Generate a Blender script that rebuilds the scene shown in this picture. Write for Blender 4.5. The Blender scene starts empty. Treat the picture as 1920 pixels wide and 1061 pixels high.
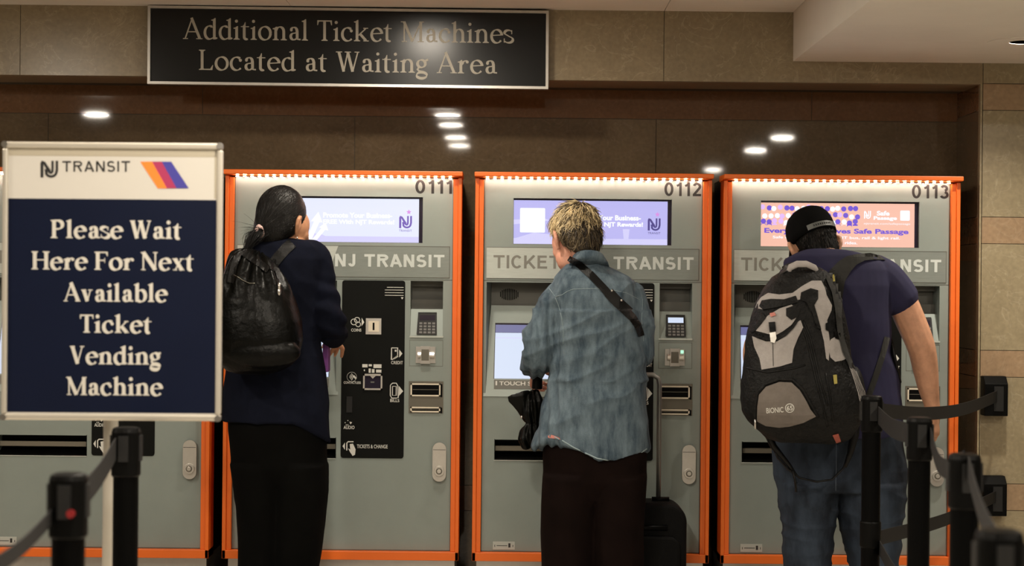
import bpy, bmesh, math, random
from mathutils import Vector, Matrix, noise
from mathutils.bvhtree import BVHTree
from mathutils.geometry import delaunay_2d_cdt
random.seed(7)
SC = bpy.context.scene
COL = SC.collection

# ------------------------------------------------------------ camera, world, exposure, lamps
F = 3400.0            # focal length in pixels of the 1920 px frame
D = 8.095             # camera to the front of the ticket machines
H = 1.357             # camera height
ROLL = 0.0098
cam_data = bpy.data.cameras.new('camera')
cam = bpy.data.objects.new('camera', cam_data)
COL.objects.link(cam)
cam.location = (0, -D, H)
cam.rotation_euler = (Matrix.Rotation(math.pi/2, 3, 'X') @ Matrix.Rotation(ROLL, 3, 'Z')).to_euler()
cam_data.sensor_width = 36
cam_data.lens = F/1920*36
cam_data.clip_start = 0.05
cam_data.dof.use_dof = True
cam_data.dof.focus_distance = 7.65
cam_data.dof.aperture_fstop = 4.0
SC.camera = cam
SC.view_settings.view_transform = 'Standard'
SC.view_settings.look = 'None'
SC.view_settings.exposure = 0.0
SC.view_settings.gamma = 1
SC.view_settings.use_curve_mapping = False
SC.cycles.use_denoising = True
SC.cycles.max_bounces = 6
SC.cycles.caustics_reflective = False
SC.cycles.caustics_refractive = False
SC.cycles.sample_clamp_indirect = 3
world = bpy.data.worlds.new('hall_air')
SC.world = world
world.use_nodes = True
world.node_tree.nodes['Background'].inputs[0].default_value = (1.0, 0.82, 0.62, 1)
world.node_tree.nodes['Background'].inputs[1].default_value = 0.02

# x, y, watts of the round lamps in the hall ceiling
LAMPS = [(-0.42,-0.87,22), (-0.48,-3.3,46), (-0.48,-4.1,26), (-0.48,-4.9,26), (-0.48,-6.1,26), (-0.48,-7.0,26),
         (-2.64,-2.5,46), (-3.07,-4.3,46), (2.2,-5.8,46), (2.17,-7.2,46), (2.1,-10,40), (2.6,-3.4,46)]  # last lamp is unseen, added to light the people at the right
SOFFIT_LAMP = (2.085,-0.67,44)
LAMPK = 0.8

# ------------------------------------------------------------ pixel of the frame -> point of the place
CR, SR = math.cos(ROLL), math.sin(ROLL)
def ray(px, py):
    u, v = px-960, 530.5-py
    return Vector(((u*CR-v*SR)/F, 1.0, (u*SR+v*CR)/F))
def W(px, py, y=0.0):
    return Vector((0, -D, H)) + ray(px, py)*(D+y)

# ------------------------------------------------------------ materials
def mat(name, col, rough=0.5, metal=0.0, var=0.0, scale=8.0, bump=0.0, bscale=60.0, stretch=(1,1,1), col2=None, coat=0.0, emit=None, estr=0.0, spec=0.5, sheen=0.0):
    m = bpy.data.materials.new(name)
    m.use_nodes = True
    nt = m.node_tree
    b = nt.nodes['Principled BSDF']
    b.inputs['Base Color'].default_value = (*col, 1)
    b.inputs['Roughness'].default_value = rough
    b.inputs['Metallic'].default_value = metal
    b.inputs['Specular IOR Level'].default_value = spec
    b.inputs['Coat Weight'].default_value = coat
    b.inputs['Coat Roughness'].default_value = 0.06
    b.inputs['Sheen Weight'].default_value = sheen
    if emit:
        b.inputs['Emission Color'].default_value = (*emit, 1)
        b.inputs['Emission Strength'].default_value = estr
    tc = nt.nodes.new('ShaderNodeTexCoord')
    mp = nt.nodes.new('ShaderNodeMapping')
    mp.inputs['Scale'].default_value = stretch
    nt.links.new(tc.outputs['Object'], mp.inputs['Vector'])
    if var or col2:
        n = nt.nodes.new('ShaderNodeTexNoise')
        n.inputs['Scale'].default_value = scale
        n.inputs['Detail'].default_value = 6
        n.inputs['Roughness'].default_value = 0.65
        nt.links.new(mp.outputs[0], n.inputs['Vector'])
        r = nt.nodes.new('ShaderNodeValToRGB')
        c2 = col2 or tuple(min(1, c*(1+var)) for c in col)
        c1 = col if col2 else tuple(c*(1-var) for c in col)
        r.color_ramp.elements[0].position = 0.32
        r.color_ramp.elements[1].position = 0.68
        r.color_ramp.elements[0].color = (*c1, 1)
        r.color_ramp.elements[1].color = (*c2, 1)
        nt.links.new(n.outputs['Fac'], r.inputs['Fac'])
        nt.links.new(r.outputs['Color'], b.inputs['Base Color'])
    if bump:
        n2 = nt.nodes.new('ShaderNodeTexNoise')
        n2.inputs['Scale'].default_value = bscale
        n2.inputs['Detail'].default_value = 5
        nt.links.new(mp.outputs[0], n2.inputs['Vector'])
        bp = nt.nodes.new('ShaderNodeBump')
        bp.inputs['Strength'].default_value = bump
        bp.inputs['Distance'].default_value = 0.01
        nt.links.new(n2.outputs['Fac'], bp.inputs['Height'])
        nt.links.new(bp.outputs['Normal'], b.inputs['Normal'])
    return m

def marble(name, col, col2, vein, rough):
    m = mat(name, col, rough, 0, scale=5.0, col2=col2)
    nt = m.node_tree
    b = nt.nodes['Principled BSDF']
    ramp = [n for n in nt.nodes if n.type == 'VALTORGB'][0]
    n = nt.nodes.new('ShaderNodeTexNoise')
    n.inputs['Scale'].default_value = 6.5
    n.inputs['Detail'].default_value = 9
    n.inputs['Distortion'].default_value = 1.4
    r = nt.nodes.new('ShaderNodeValToRGB')
    e = r.color_ramp.elements
    e[0].position = 0.485; e[0].color = (0,0,0,1)
    e[1].position = 0.5; e[1].color = (1,1,1,1)
    e2 = r.color_ramp.elements.new(0.515); e2.color = (0,0,0,1)
    tc = [x for x in nt.nodes if x.type == 'TEX_COORD'][0]
    nt.links.new(tc.outputs['Object'], n.inputs['Vector'])
    nt.links.new(n.outputs['Fac'], r.inputs['Fac'])
    n3 = nt.nodes.new('ShaderNodeTexNoise'); n3.inputs['Scale'].default_value = 2.6
    nt.links.new(tc.outputs['Object'], n3.inputs['Vector'])
    mu = nt.nodes.new('ShaderNodeMath'); mu.operation = 'MULTIPLY'
    nt.links.new(r.outputs['Color'], mu.inputs[0]); nt.links.new(n3.outputs['Fac'], mu.inputs[1])
    mx = nt.nodes.new('ShaderNodeMix'); mx.data_type = 'RGBA'
    nt.links.new(mu.outputs[0], mx.inputs['Factor'])
    nt.links.new(ramp.outputs['Color'], mx.inputs['A'])
    mx.inputs['B'].default_value = (*vein, 1)
    n4 = nt.nodes.new('ShaderNodeTexNoise'); n4.inputs['Scale'].default_value = 55; n4.inputs['Detail'].default_value = 4
    nt.links.new(tc.outputs['Object'], n4.inputs['Vector'])
    mr = nt.nodes.new('ShaderNodeMapRange')
    mr.inputs['From Min'].default_value = 0.3; mr.inputs['From Max'].default_value = 0.7
    mr.inputs['To Min'].default_value = 0.88; mr.inputs['To Max'].default_value = 1.1
    nt.links.new(n4.outputs['Fac'], mr.inputs['Value'])
    m2 = nt.nodes.new('ShaderNodeMix'); m2.data_type = 'RGBA'; m2.blend_type = 'MULTIPLY'; m2.inputs['Factor'].default_value = 1
    nt.links.new(mx.outputs['Result'], m2.inputs['A']); nt.links.new(mr.outputs['Result'], m2.inputs['B'])
    nt.links.new(m2.outputs['Result'], b.inputs['Base Color'])
    return m

M = {}
M['beige'] = marble('beige_marble', (0.285,0.235,0.145), (0.325,0.27,0.17), (0.42,0.36,0.25), 0.30)
M['pink'] = marble('pink_marble', (0.315,0.215,0.128), (0.35,0.24,0.145), (0.42,0.31,0.2), 0.30)
M['beam'] = marble('tan_marble', (0.235,0.185,0.115), (0.285,0.225,0.14), (0.42,0.35,0.24), 0.28)
M['brown'] = marble('brown_marble', (0.112,0.078,0.045), (0.145,0.102,0.060), (0.17,0.125,0.085), 0.035)
M['redbrown'] = marble('red_brown_marble', (0.16,0.08,0.038), (0.19,0.098,0.048), (0.21,0.12,0.07), 0.035)
for k in ('brown','redbrown'): M[k].node_tree.nodes['Principled BSDF'].inputs['Specular IOR Level'].default_value = 0.28
M['joint'] = mat('stone_joint', (0.09,0.075,0.055), 0.8)
M['plaster'] = mat('ceiling_plaster', (0.80,0.76,0.69), 0.55, var=0.03, scale=3)
M['floor'] = mat('terrazzo_floor', (0.46,0.42,0.36), 0.3, var=0.25, scale=70)
M['dark_gap'] = mat('black_crack', (0.01,0.01,0.01), 0.8)
M['orange'] = mat('orange_paint', (0.78,0.145,0.012), 0.42, var=0.04, scale=4)
M['grey'] = mat('grey_machine_paint', (0.252,0.292,0.272), 0.42, metal=0.25, var=0.04, scale=5, bump=0.02, bscale=300)
M['grey_edge'] = mat('machine_seam', (0.06,0.06,0.05), 0.6)
M['plate_light'] = mat('brushed_light_plate', (0.47,0.51,0.475), 0.4, metal=0.25, var=0.07, scale=14, stretch=(1,1,14))
M['plate_dark'] = mat('brushed_dark_plate', (0.215,0.243,0.225), 0.38, metal=0.25, var=0.06, scale=14, stretch=(1,1,14))
M['letter_grey'] = mat('grey_lettering', (0.2,0.2,0.175), 0.5)
M['letter_pale'] = mat('pale_lettering', (0.55,0.60,0.58), 0.5)
M['letter_black'] = mat('black_lettering', (0.012,0.012,0.012), 0.5)
M['print_white'] = mat('white_print', (0.62,0.62,0.58), 0.5)
M['black_panel'] = mat('black_service_panel', (0.0055,0.006,0.0055), 0.4, var=0.1, spec=0.1)
M['recess'] = mat('recess_grey', (0.12,0.12,0.105), 0.5)
M['black'] = mat('black_plastic', (0.0022,0.0022,0.0021), 0.42, var=0.15, scale=20, spec=0.09)
M['rubber'] = mat('black_key_plastic', (0.014,0.014,0.014), 0.5, spec=0.25)
M['key'] = mat('grey_keys', (0.12,0.12,0.115), 0.5)
M['chrome'] = mat('chrome', (0.62,0.60,0.57), 0.3, metal=1.0)
M['satin'] = mat('satin_steel', (0.62,0.60,0.56), 0.36, metal=0.9, var=0.05, scale=20)
M['tray_bar'] = mat('tray_bar', (0.2,0.18,0.14), 0.4, metal=0.4)
M['bronze'] = mat('bronze_plate', (0.15,0.14,0.115), 0.4, metal=0.5)
M['cream'] = mat('ivory_metal', (0.75,0.68,0.55), 0.35)
M['led'] = mat('led_light', (1,1,1), 0.5, emit=(1.0,0.80,0.66), estr=92.0)
M['glass_black'] = mat('black_bezel', (0.02,0.016,0.03), 0.15)
def screen(name, c, s): return mat(name, (0.02,0.02,0.02), 0.4, emit=c, estr=s)
M['scr_lav'] = screen('lavender_screen', (0.55,0.53,1.0), 0.88)
M['scr_pale'] = screen('pale_lavender_screen', (0.77,0.81,1.0), 1.0)
M['scr_lav2'] = screen('light_lavender_band', (0.68,0.66,1.0), 0.95)
M['scr_white'] = screen('white_screen_print', (0.93,0.95,1.0), 1.05)
M['scr_navy'] = screen('navy_screen_print', (0.06,0.045,0.26), 0.9)
M['scr_violet'] = screen('violet_screen_print', (0.16,0.09,0.5), 0.9)
M['scr_pink'] = screen('pink_screen_print', (0.75,0.3,0.85), 0.9)
M['scr_peach'] = screen('peach_screen', (1.0,0.56,0.43), 0.92)
M['scr_purple'] = screen('purple_screen_print', (0.17,0.085,0.72), 0.9)
M['scr_lilac'] = screen('lilac_screen_print', (0.82,0.52,1.0), 0.95)
M['scr_touch'] = screen('touch_screen_glow', (0.70,0.80,1.0), 0.9)
M['scr_bar'] = screen('touch_screen_bar', (0.16,0.17,0.38), 0.8)
M['sign_white'] = mat('white_sign_print', (0.56,0.54,0.50), 0.5, spec=0.3)
M['sign_navy'] = mat('navy_sign_print', (0.0035,0.0065,0.022), 0.4, var=0.05, spec=0.2)
M['sign_cream'] = mat('cream_sign_lettering', (0.56,0.54,0.49), 0.5, spec=0.3)
M['sign_black'] = mat('black_sign_face', (0.004,0.0045,0.005), 0.24, spec=0.3)
M['sign_letter'] = mat('tan_sign_lettering', (0.36,0.33,0.27), 0.5)
M['stripe_orange'] = mat('orange_stripe', (0.85,0.22,0.03), 0.45)
M['stripe_magenta'] = mat('magenta_stripe', (0.36,0.03,0.10), 0.45)
M['stripe_blue'] = mat('blue_stripe', (0.05,0.045,0.30), 0.45)
M['belt'] = mat('black_webbing', (0.013,0.0125,0.0125), 0.75, spec=0.2, bump=0.2, bscale=400)
M['red'] = mat('red_button', (0.22,0.008,0.01), 0.5)

# ------------------------------------------------------------ mesh builder
def wloc(o):
    v = Vector((0,0,0))
    while o is not None:
        v += o.location; o = o.parent
    return v
class MB:
    def __init__(s): s.v=[]; s.f=[]; s.m=[]
    def add(s, vs, fs, mi=0):
        b=len(s.v); s.v += [Vector(v) for v in vs]
        for f in fs: s.f.append([b+i for i in f]); s.m.append(mi)
        return s
    def box(s, a, b, mi=0):
        x0,y0,z0=a; x1,y1,z1=b
        return s.add([(x0,y0,z0),(x1,y0,z0),(x1,y1,z0),(x0,y1,z0),(x0,y0,z1),(x1,y0,z1),(x1,y1,z1),(x0,y1,z1)],
              [(0,3,2,1),(4,5,6,7),(0,1,5,4),(1,2,6,5),(2,3,7,6),(3,0,4,7)], mi)
    def hexa(s, p, mi=0):      # 8 corners ordered like box
        return s.add(p, [(0,3,2,1),(4,5,6,7),(0,1,5,4),(1,2,6,5),(2,3,7,6),(3,0,4,7)], mi)
    def face(s, pts, mi=0): return s.add(pts, [tuple(range(len(pts)))], mi)
    def prism(s, pts, y0, y1, mi=0):      # outline in x,z, counter-clockwise seen from the front
        n=len(pts)
        vs=[(x,y0,z) for x,z in pts]+[(x,y1,z) for x,z in pts]
        fs=[tuple(range(n)), tuple(range(2*n-1,n-1,-1))]
        for i in range(n): j=(i+1)%n; fs.append((i,n+i,n+j,j))
        return s.add(vs, fs, mi)
    def rings(s, R, cap=True, mi=0):
        n=len(R[0]); fs=[]
        for k in range(len(R)-1):
            for i in range(n):
                j=(i+1)%n; fs.append((k*n+i,k*n+j,(k+1)*n+j,(k+1)*n+i))
        if cap: fs.append(tuple(range(n-1,-1,-1))); fs.append(tuple((len(R)-1)*n+i for i in range(n)))
        return s.add([p for r in R for p in r], fs, mi)
    def tube(s, P, r, n=10, cap=True, mi=0, flat=1.0, up=None):
        P=[Vector(p) for p in P]; rr=r if isinstance(r,(list,tuple)) else [r]*len(P)
        R=[]; N=None
        for i,p in enumerate(P):
            t=(P[min(i+1,len(P)-1)]-P[max(i-1,0)]).normalized()
            if N is None:
                a=Vector(up) if up else (Vector((0,0,1)) if abs(t.z)<0.9 else Vector((0,1,0)))
                N=(a-t*a.dot(t)).normalized()
            else: N=(N-t*N.dot(t)).normalized()
            B=t.cross(N)
            R.append([p+(N*math.cos(2*math.pi*k/n)+B*math.sin(2*math.pi*k/n)*flat)*rr[i] for k in range(n)])
        return s.rings(R, cap, mi)
    def cyl(s, a, b, r, n=24, mi=0): return s.tube([a,b], r, n, True, mi)
    def lathe(s, c, prof, n=28, mi=0):     # profile (radius, z) about a vertical axis
        return s.rings([[(c[0]+r*math.cos(2*math.pi*k/n), c[1]+r*math.sin(2*math.pi*k/n), c[2]+z) for k in range(n)] for r,z in prof], True, mi)
    def ell(s, c, r, rot=None, n=20, m=12, mi=0):
        R=[]; c=Vector(c)
        for i in range(m+1):
            a=-math.pi/2+math.pi*i/m; a=max(-1.55,min(1.55,a))
            ring=[]
            for k in range(n):
                b=2*math.pi*k/n
                q=Vector((r[0]*math.cos(a)*math.cos(b), r[1]*math.cos(a)*math.sin(b), r[2]*math.sin(a)))
                if rot is not None: q=rot@q
                ring.append(c+q)
            R.append(ring)
        return s.rings(R, True, mi)
    def ribbon(s, P, w, t=0.003, mi=0):    # vertical strap, width w in z, along points P
        P=[Vector(p) for p in P]; R=[]
        for i,p in enumerate(P):
            d=(P[min(i+1,len(P)-1)]-P[max(i-1,0)]); d.z=0; d.normalize(); q=Vector((-d.y,d.x,0))*t/2; z=Vector((0,0,w/2))
            R.append([p-q-z,p+q-z,p+q+z,p-q+z])
        return s.rings(R, True, mi)
    def build(s, name, mats, parent=None, smooth=False, bevel=0.0, seg=2, sub=0, weld=False):
        off = wloc(parent) if parent else Vector((0,0,0))
        me=bpy.data.meshes.new(name); me.from_pydata([v-off for v in s.v], [], s.f)
        if not isinstance(mats,(list,tuple)): mats=[mats]
        for m in mats: me.materials.append(m)
        for p,mi in zip(me.polygons, s.m): p.material_index=mi; p.use_smooth=smooth
        bm=bmesh.new(); bm.from_mesh(me)
        if weld: bmesh.ops.remove_doubles(bm, verts=bm.verts, dist=1e-5)
        bmesh.ops.recalc_face_normals(bm, faces=bm.faces); bm.to_mesh(me); bm.free()
        o=bpy.data.objects.new(name, me); COL.objects.link(o)
        if parent: o.parent=parent
        if bevel:
            b=o.modifiers.new('bevel','BEVEL'); b.width=bevel; b.segments=seg; b.limit_method='ANGLE'; b.angle_limit=math.radians(40)
        if sub:
            q=o.modifiers.new('smooth','SUBSURF'); q.levels=sub; q.render_levels=sub
        return o
def tag(o, label=None, cat=None, group=None, kind=None):
    if label: o['label']=label
    if cat: o['category']=cat
    if group: o['group']=group
    if kind: o['kind']=kind
    return o
def thing(name, loc, label, cat, group=None):
    o=bpy.data.objects.new(name, None); o.empty_display_size=0.1; o.location=loc; COL.objects.link(o)
    return tag(o, label, cat, group)
def structure(o): o['kind']='structure'; return o
def rrect(x0,z0,x1,z1,r,n=6):
    out=[]
    for cx,cz,a in ((x1-r,z0+r,-90),(x1-r,z1-r,0),(x0+r,z1-r,90),(x0+r,z0+r,180)):
        for k in range(n+1):
            t=math.radians(a+90*k/n); out.append((cx+r*math.cos(t), cz+r*math.sin(t)))
    return out
def circ(cx,cz,r,n=20,rz=None): return [(cx+r*math.cos(2*math.pi*k/n), cz+(rz or r)*math.sin(2*math.pi*k/n)) for k in range(n)]

# ------------------------------------------------------------ lettering
def sans2d(body, bold=0.0):
    cu=bpy.data.curves.new('lettering','FONT'); cu.body=body; cu.size=1; cu.offset=bold; cu.resolution_u=4
    ob=bpy.data.objects.new('lettering', cu); COL.objects.link(ob)
    dg=bpy.context.evaluated_depsgraph_get(); me=bpy.data.meshes.new_from_object(ob.evaluated_get(dg))
    vs=[(v.co.x,v.co.y) for v in me.vertices]; fs=[tuple(p.vertices) for p in me.polygons]
    bpy.data.objects.remove(ob); bpy.data.curves.remove(cu); bpy.data.meshes.remove(me)
    return vs, fs
def arc(cx,cy,rx,ry,a0,a1,n=14):
    return [(cx+rx*math.cos(math.radians(a0+(a1-a0)*k/n)), cy+ry*math.sin(math.radians(a0+(a1-a0)*k/n))) for k in range(n+1)]
def serif_glyph(c, w, t):
    """Roman letter drawn with a broad pen: stems w, hairlines t, capitals 1 high. Returns (polygons, advance)."""
    P=[]; h=w/2; X=0.66; s=0.045 if w<0.2 else 0.055; e=0.085
    def rect(x0,y0,x1,y1): P.append([(x0,y0),(x1,y0),(x1,y1),(x0,y1)])
    def stroke(pts, wid=None, nib=18):
        L=[];R=[]
        for i,p in enumerate(pts):
            a=pts[max(i-1,0)]; b=pts[min(i+1,len(pts)-1)]
            dx,dy=b[0]-a[0],b[1]-a[1]; l=math.hypot(dx,dy) or 1; dx/=l; dy/=l
            ww=wid if wid else t+(w-t)*min(1,abs(math.sin(math.atan2(dy,dx)-math.radians(nib)))**1.15*1.08)
            L.append((p[0]-dy*ww/2,p[1]+dx*ww/2)); R.append((p[0]+dy*ww/2,p[1]-dx*ww/2))
        for i in range(len(pts)-1): P.append([L[i],R[i],R[i+1],L[i+1]])
    def dot(x,y,r): P.append(circ(x,y,r,14))
    def stem(x,y0,y1,base=True,top=None):
        if top=='flag':
            P.append([(x-h,y0),(x+h,y0),(x+h,y1),(x+h*.3,y1),(x-h,y1-.07)]); P.append([(x-h-e,y1-.125),(x-h-e,y1-.085),(x-h,y1-.065),(x-h,y1-.14)])
        else: rect(x-h,y0,x+h,y1)
        if base:
            rect(x-h-e,y0,x+h+e,y0+s); P.append([(x-h-e*.5,y0+s),(x+h+e*.5,y0+s),(x+h,y0+s+.05),(x-h,y0+s+.05)])
        if top=='both':
            rect(x-h-e,y1-s,x+h+e,y1); P.append([(x-h,y1-s-.05),(x+h,y1-s-.05),(x+h+e*.5,y1-s),(x-h-e*.5,y1-s)])
    def ser(x,y,l,r,up=False): rect(x-l, y-s if up else y, x+r, y if up else y+s)
    x=h+e+.01
    if c==' ': return P, 0.34
    if c in 'il':
        stem(x,0,X if c=='i' else 1.04,True,'flag')
        if c=='i': dot(x-.01,.9,max(.078,w*.52))
        return P, 2*x+.02
    if c in 'nh':
        x2=x+.33+w*.5
        stem(x,0,X if c=='n' else 1.04,True,'flag')
        stroke([(x+h*.4,.47)]+arc((x+x2)/2+.01,.43,(x2-x)/2-.01,.215,165,0,12)+[(x2,.3)],nib=12)
        stem(x2,0,.44,True)
        return P, x2+x+.01
    if c=='r':
        stem(x,0,X,True,'flag'); stroke([(x+h*.4,.44)]+arc(x+.2+h*.6,.45,.17,.17,170,70,8),nib=10); dot(x+.24+h,.565,.055+w*.14)
        return P, x+.33+h
    if c in 'oecQ':
        rx=.24+w*.25
        cx=rx+h*.8+.015; ry=X/2-t*.2
        if c=='o': stroke(arc(cx,X/2,rx,ry,0,360,32)); return P, 2*cx
        if c=='e':
            stroke(arc(cx,X/2,rx-.015,ry,12,322,30)); stroke([(cx-rx+.02,.37),(cx+rx+h*.55,.405)],t); return P, 2*cx-.035
        stroke(arc(cx,X/2,rx-.01,ry,52,318,28)); dot(cx+rx*.66,.5,.045+w*.22); return P, 2*cx-.07
    if c in 'dbp':
        rx=.2+w*.25
        if c=='d':
            cx=rx+h*.8+.015; xs=cx+rx+.02
            stroke(arc(cx+.02,X/2,rx,X/2-t*.2,60,300,26)); stroke([(xs,.12),(cx+.02+rx*.5,.045)],t); stroke([(cx+.02+rx*.45,.61),(xs,.56)],t)
            stem(xs,0,1.04,False,'flag'); P.append([(xs+h,0),(xs+h+e,.04),(xs+h+e,.085),(xs+h,.11)]); return P, xs+x
        stem(x,0,1.04,False,'flag'); cx=x+rx-.02
        stroke(arc(cx,X/2,rx,X/2-t*.2,-125,125,26)); return P, cx+rx+h+.03
    if c=='a':
        xs=.36+w*.75
        stroke([(xs-.3-h*.2,.52)]+arc(xs-.16,.47,.15,.165,140,0,10)+[(xs,.3)],nib=6)
        rect(xs-h,.1,xs+h,.47); stroke([(xs,.16),(xs+.02,.06),(xs+.1+h,.045)],t*1.5)
        stroke([(xs,.4),(xs-.1,.36)]+arc(xs-.17,.19,.135+h*.2,.16,105,290,12)+[(xs,.11)],nib=10)
        dot(xs-.27-h*.3,.505,.04+w*.22); return P, xs+h+.12
    if c=='t':
        stem(x,.1,.7,False); P.append([(x-h,.62),(x+h,.62),(x+h,.86),(x+h*.6,.86)])
        rect(x-h-.1,X-s,x+h+.17,X); stroke([(x,.14)]+arc(x+.12,.13,.12,.105,180,300,7),nib=40); return P, x+h+.21
    if c=='s':
        k=.2+w*.1
        stroke(arc(k+.03,.5,k-.02,.135,35,200,12)+[(k+.02,.36)]+arc(k+.05,.17,k-.02,.145,75,-20,8)+arc(k+.03,.17,k,.145,-30,-150,8),nib=-25)
        P.append([(2*k-.05,.44),(2*k,.44),(2*k,.64),(2*k-.04,.64)]); P.append([(.01,.03),(.05,.03),(.06,.23),(.01,.23)]); return P, 2*k+.08
    if c=='g':
        rx=.16+w*.2; cx=rx+h+.01
        stroke(arc(cx,.45,rx,.185,0,360,26)); stroke([(cx-rx*.6,.29),(cx-rx*1.0,.16),(cx-rx*.5,.075),(cx+rx*.5,.045)],t*2)
        stroke(arc(cx+.015,-.12,rx+.06,.15,0,360,28),nib=70); stroke([(cx+rx*.7,.58),(cx+rx+.14,.65)],t*1.8); return P, 2*cx+.07
    if c=='k':
        stem(x,0,1.04,True,'flag'); stroke([(x+h,.28),(x+.36+h,.62)],t*1.2); stroke([(x+h+.08,.36),(x+.38+h,.03)],w*.95)
        ser(x+.36+h,X,.12,.12,True); ser(x+.38+h,0,.14,.13); return P, x+.54+h
    if c in 'vxV':
        y=1 if c=='V' else X; k=.5 if c=='V' else .33; k+=w*.4
        x0=.13+h*.4
        if c=='x':
            stroke([(x0,y-.02),(x0+k,.02)],w); stroke([(x0+.02,.02),(x0+k-.02,y-.02)],t*1.2); ser(x0,0,.1,.13); ser(x0+k,0,.16,.13)
        else: stroke([(x0,y-.01),(x0+k/2+.02,.02)],w); stroke([(x0+k/2+.02,.02),(x0+k,y-.01)],t*1.2)
        ser(x0,y,.14,.16,True); ser(x0+k,y,.13,.12,True); return P, x0*2+k
    if c=='A':
        k=.66+w*.5; x0=.11
        stroke([(x0,.02),(x0+k*.47,1.0)],t*1.3); stroke([(x0+k*.43,1.04),(x0+k,.02)],w*1.0); rect(x0+k*.2,.33,x0+k*.72,.33+t)
        ser(x0,0,.11,.14); ser(x0+k,0,.18,.13); return P, k+2*x0+.02
    if c in 'WM':
        if c=='W':
            k=.34+w*.35; x0=.14
            for q in (0,1):
                b=x0+q*k*1.1; stroke([(b,.99),(b+k*.62,.01)],w); stroke([(b+k*.62,.01),(b+k*1.1+(.06 if q else 0),.97)],t*1.3)
                ser(b,1,.14,.16,True)
            ser(x0+k*2.26,1,.12,.12,True); return P, x0*2+k*2.26
        x0=.15; k=.78+w*.6
        stroke([(x0+.03,.02),(x0+.03,.97)],t*1.35); stroke([(x0+.02,.98),(x0+k/2,.02)],w); stroke([(x0+k/2,.02),(x0+k-.02,.97)],t*1.2)
        rect(x0+k-h-.02,0,x0+k+h-.02,1); ser(x0+.03,0,.13,.13); ser(x0+k-.02,0,h+e,h+e); ser(x0,1,.14,.1,True); ser(x0+k,1,.06,.14,True); return P, k+2*x0
    if c=='N':
        x0=.16; k=.58+w*.5
        stroke([(x0,.0),(x0,.98)],t*1.4); stroke([(x0,.99),(x0+k,.01)],w*1.05); stroke([(x0+k,.0),(x0+k,1)],t*1.4)
        ser(x0,0,.13,.13); ser(x0,1,.15,.06,True); ser(x0+k,1,.13,.13,True); return P, k+2*x0
    if c=='T':
        k=.66+w*.5; cx=k/2+.03; stem(cx,0,1,True); rect(.03,1-t*1.3,k+.03,1)
        P.append([(.03,.76),(.03+t*.7,.76),(.12,1-t),(.03,1-t)]); P.append([(k+.03-t*.7,.76),(k+.03,.76),(k+.03,1-t),(k-.06,1-t)]); return P, k+.06
    if c=='L':
        stem(x,0,1,True,'both'); rect(x,0,x+.5,t*1.2); P.append([(x+.38,t),(x+.5,t),(x+.53,.25),(x+.5,.25)]); return P, x+.57
    if c=='H':
        x2=x+.44+w; stem(x,0,1,True,'both'); stem(x2,0,1,True,'both'); rect(x,.5,x2,.5+t); return P, x2+x
    if c=='F':
        stem(x,0,1,True,'both'); rect(x,1-t*1.2,x+.47+h,1); P.append([(x+.42+h,.76),(x+.47+h,.76),(x+.47+h,1-t),(x+.35+h,1-t)])
        rect(x,.49,x+.3+h,.49+t*1.1); rect(x+.27+h,.38,x+.31+h,.66); return P, x+.52+h
    if c=='P':
        stem(x,0,1,True,'both'); stroke([(x,1-t*.6),(x+.22,1-t*.6)]+arc(x+.22,.735,.2+h*.5,.265-t*.6,90,-90,14)+[(x,.47+t*.6)]); return P, x+.5+h*1.4
    return P, .4
def serif2d(body, w=0.135, t=0.05, track=0.02):
    vs=[]; fs=[]; x=0
    for c in body:
        polys, adv = serif_glyph(c, w, t)
        for p in polys:
            b=len(vs); vs += [(q[0]+x,q[1]) for q in p]; fs.append(tuple(range(b,b+len(p))))
        x += adv+track
    return vs, fs
def put2d(mb, geo, f, mi=0, fit=None, cap=None):
    """Place 2D outlines through f(u,v). fit=(u0,u1,v0,v1) scales the drawing to that box; cap: v0..v1 is baseline..capital height."""
    vs, fs = geo
    if len(fs) > 1:       # merge overlapping pen strokes into one clean outline
        ff=[]
        for q in fs:
            ar=sum(vs[q[i]][0]*vs[q[(i+1)%len(q)]][1]-vs[q[(i+1)%len(q)]][0]*vs[q[i]][1] for i in range(len(q)))
            if abs(ar) > 1e-9: ff.append(list(q) if ar > 0 else list(q)[::-1])
        r=delaunay_2d_cdt([Vector(p) for p in vs], [], ff, 0, 1e-6)
        bb=[(min(vs[i][0] for i in q),max(vs[i][0] for i in q),min(vs[i][1] for i in q),max(vs[i][1] for i in q),[vs[i] for i in q]) for q in ff]
        V2=[(p.x,p.y) for p in r[0]]; F2=[]
        for q in r[2]:
            cx=sum(V2[i][0] for i in q)/len(q); cy=sum(V2[i][1] for i in q)/len(q)
            for x0,x1,y0,y1,pl in bb:
                if x0<=cx<=x1 and y0<=cy<=y1:
                    c=False
                    for i in range(len(pl)):
                        (xa,ya),(xb,yb)=pl[i-1],pl[i]
                        if (ya>cy)!=(yb>cy) and cx<(xb-xa)*(cy-ya)/(yb-ya)+xa: c=not c
                    if c: F2.append(tuple(q)); break
        vs,fs=V2,F2
    if fit:
        u0=min(p[0] for p in vs); u1=max(p[0] for p in vs)
        v0,v1 = (0.0,cap) if cap else (min(p[1] for p in vs), max(p[1] for p in vs))
        vs=[(fit[0]+(p[0]-u0)/(u1-u0)*(fit[1]-fit[0]), fit[2]+(p[1]-v0)/(v1-v0)*(fit[3]-fit[2])) for p in vs]
    mb.add([f(*p) for p in vs], fs, mi)
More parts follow.
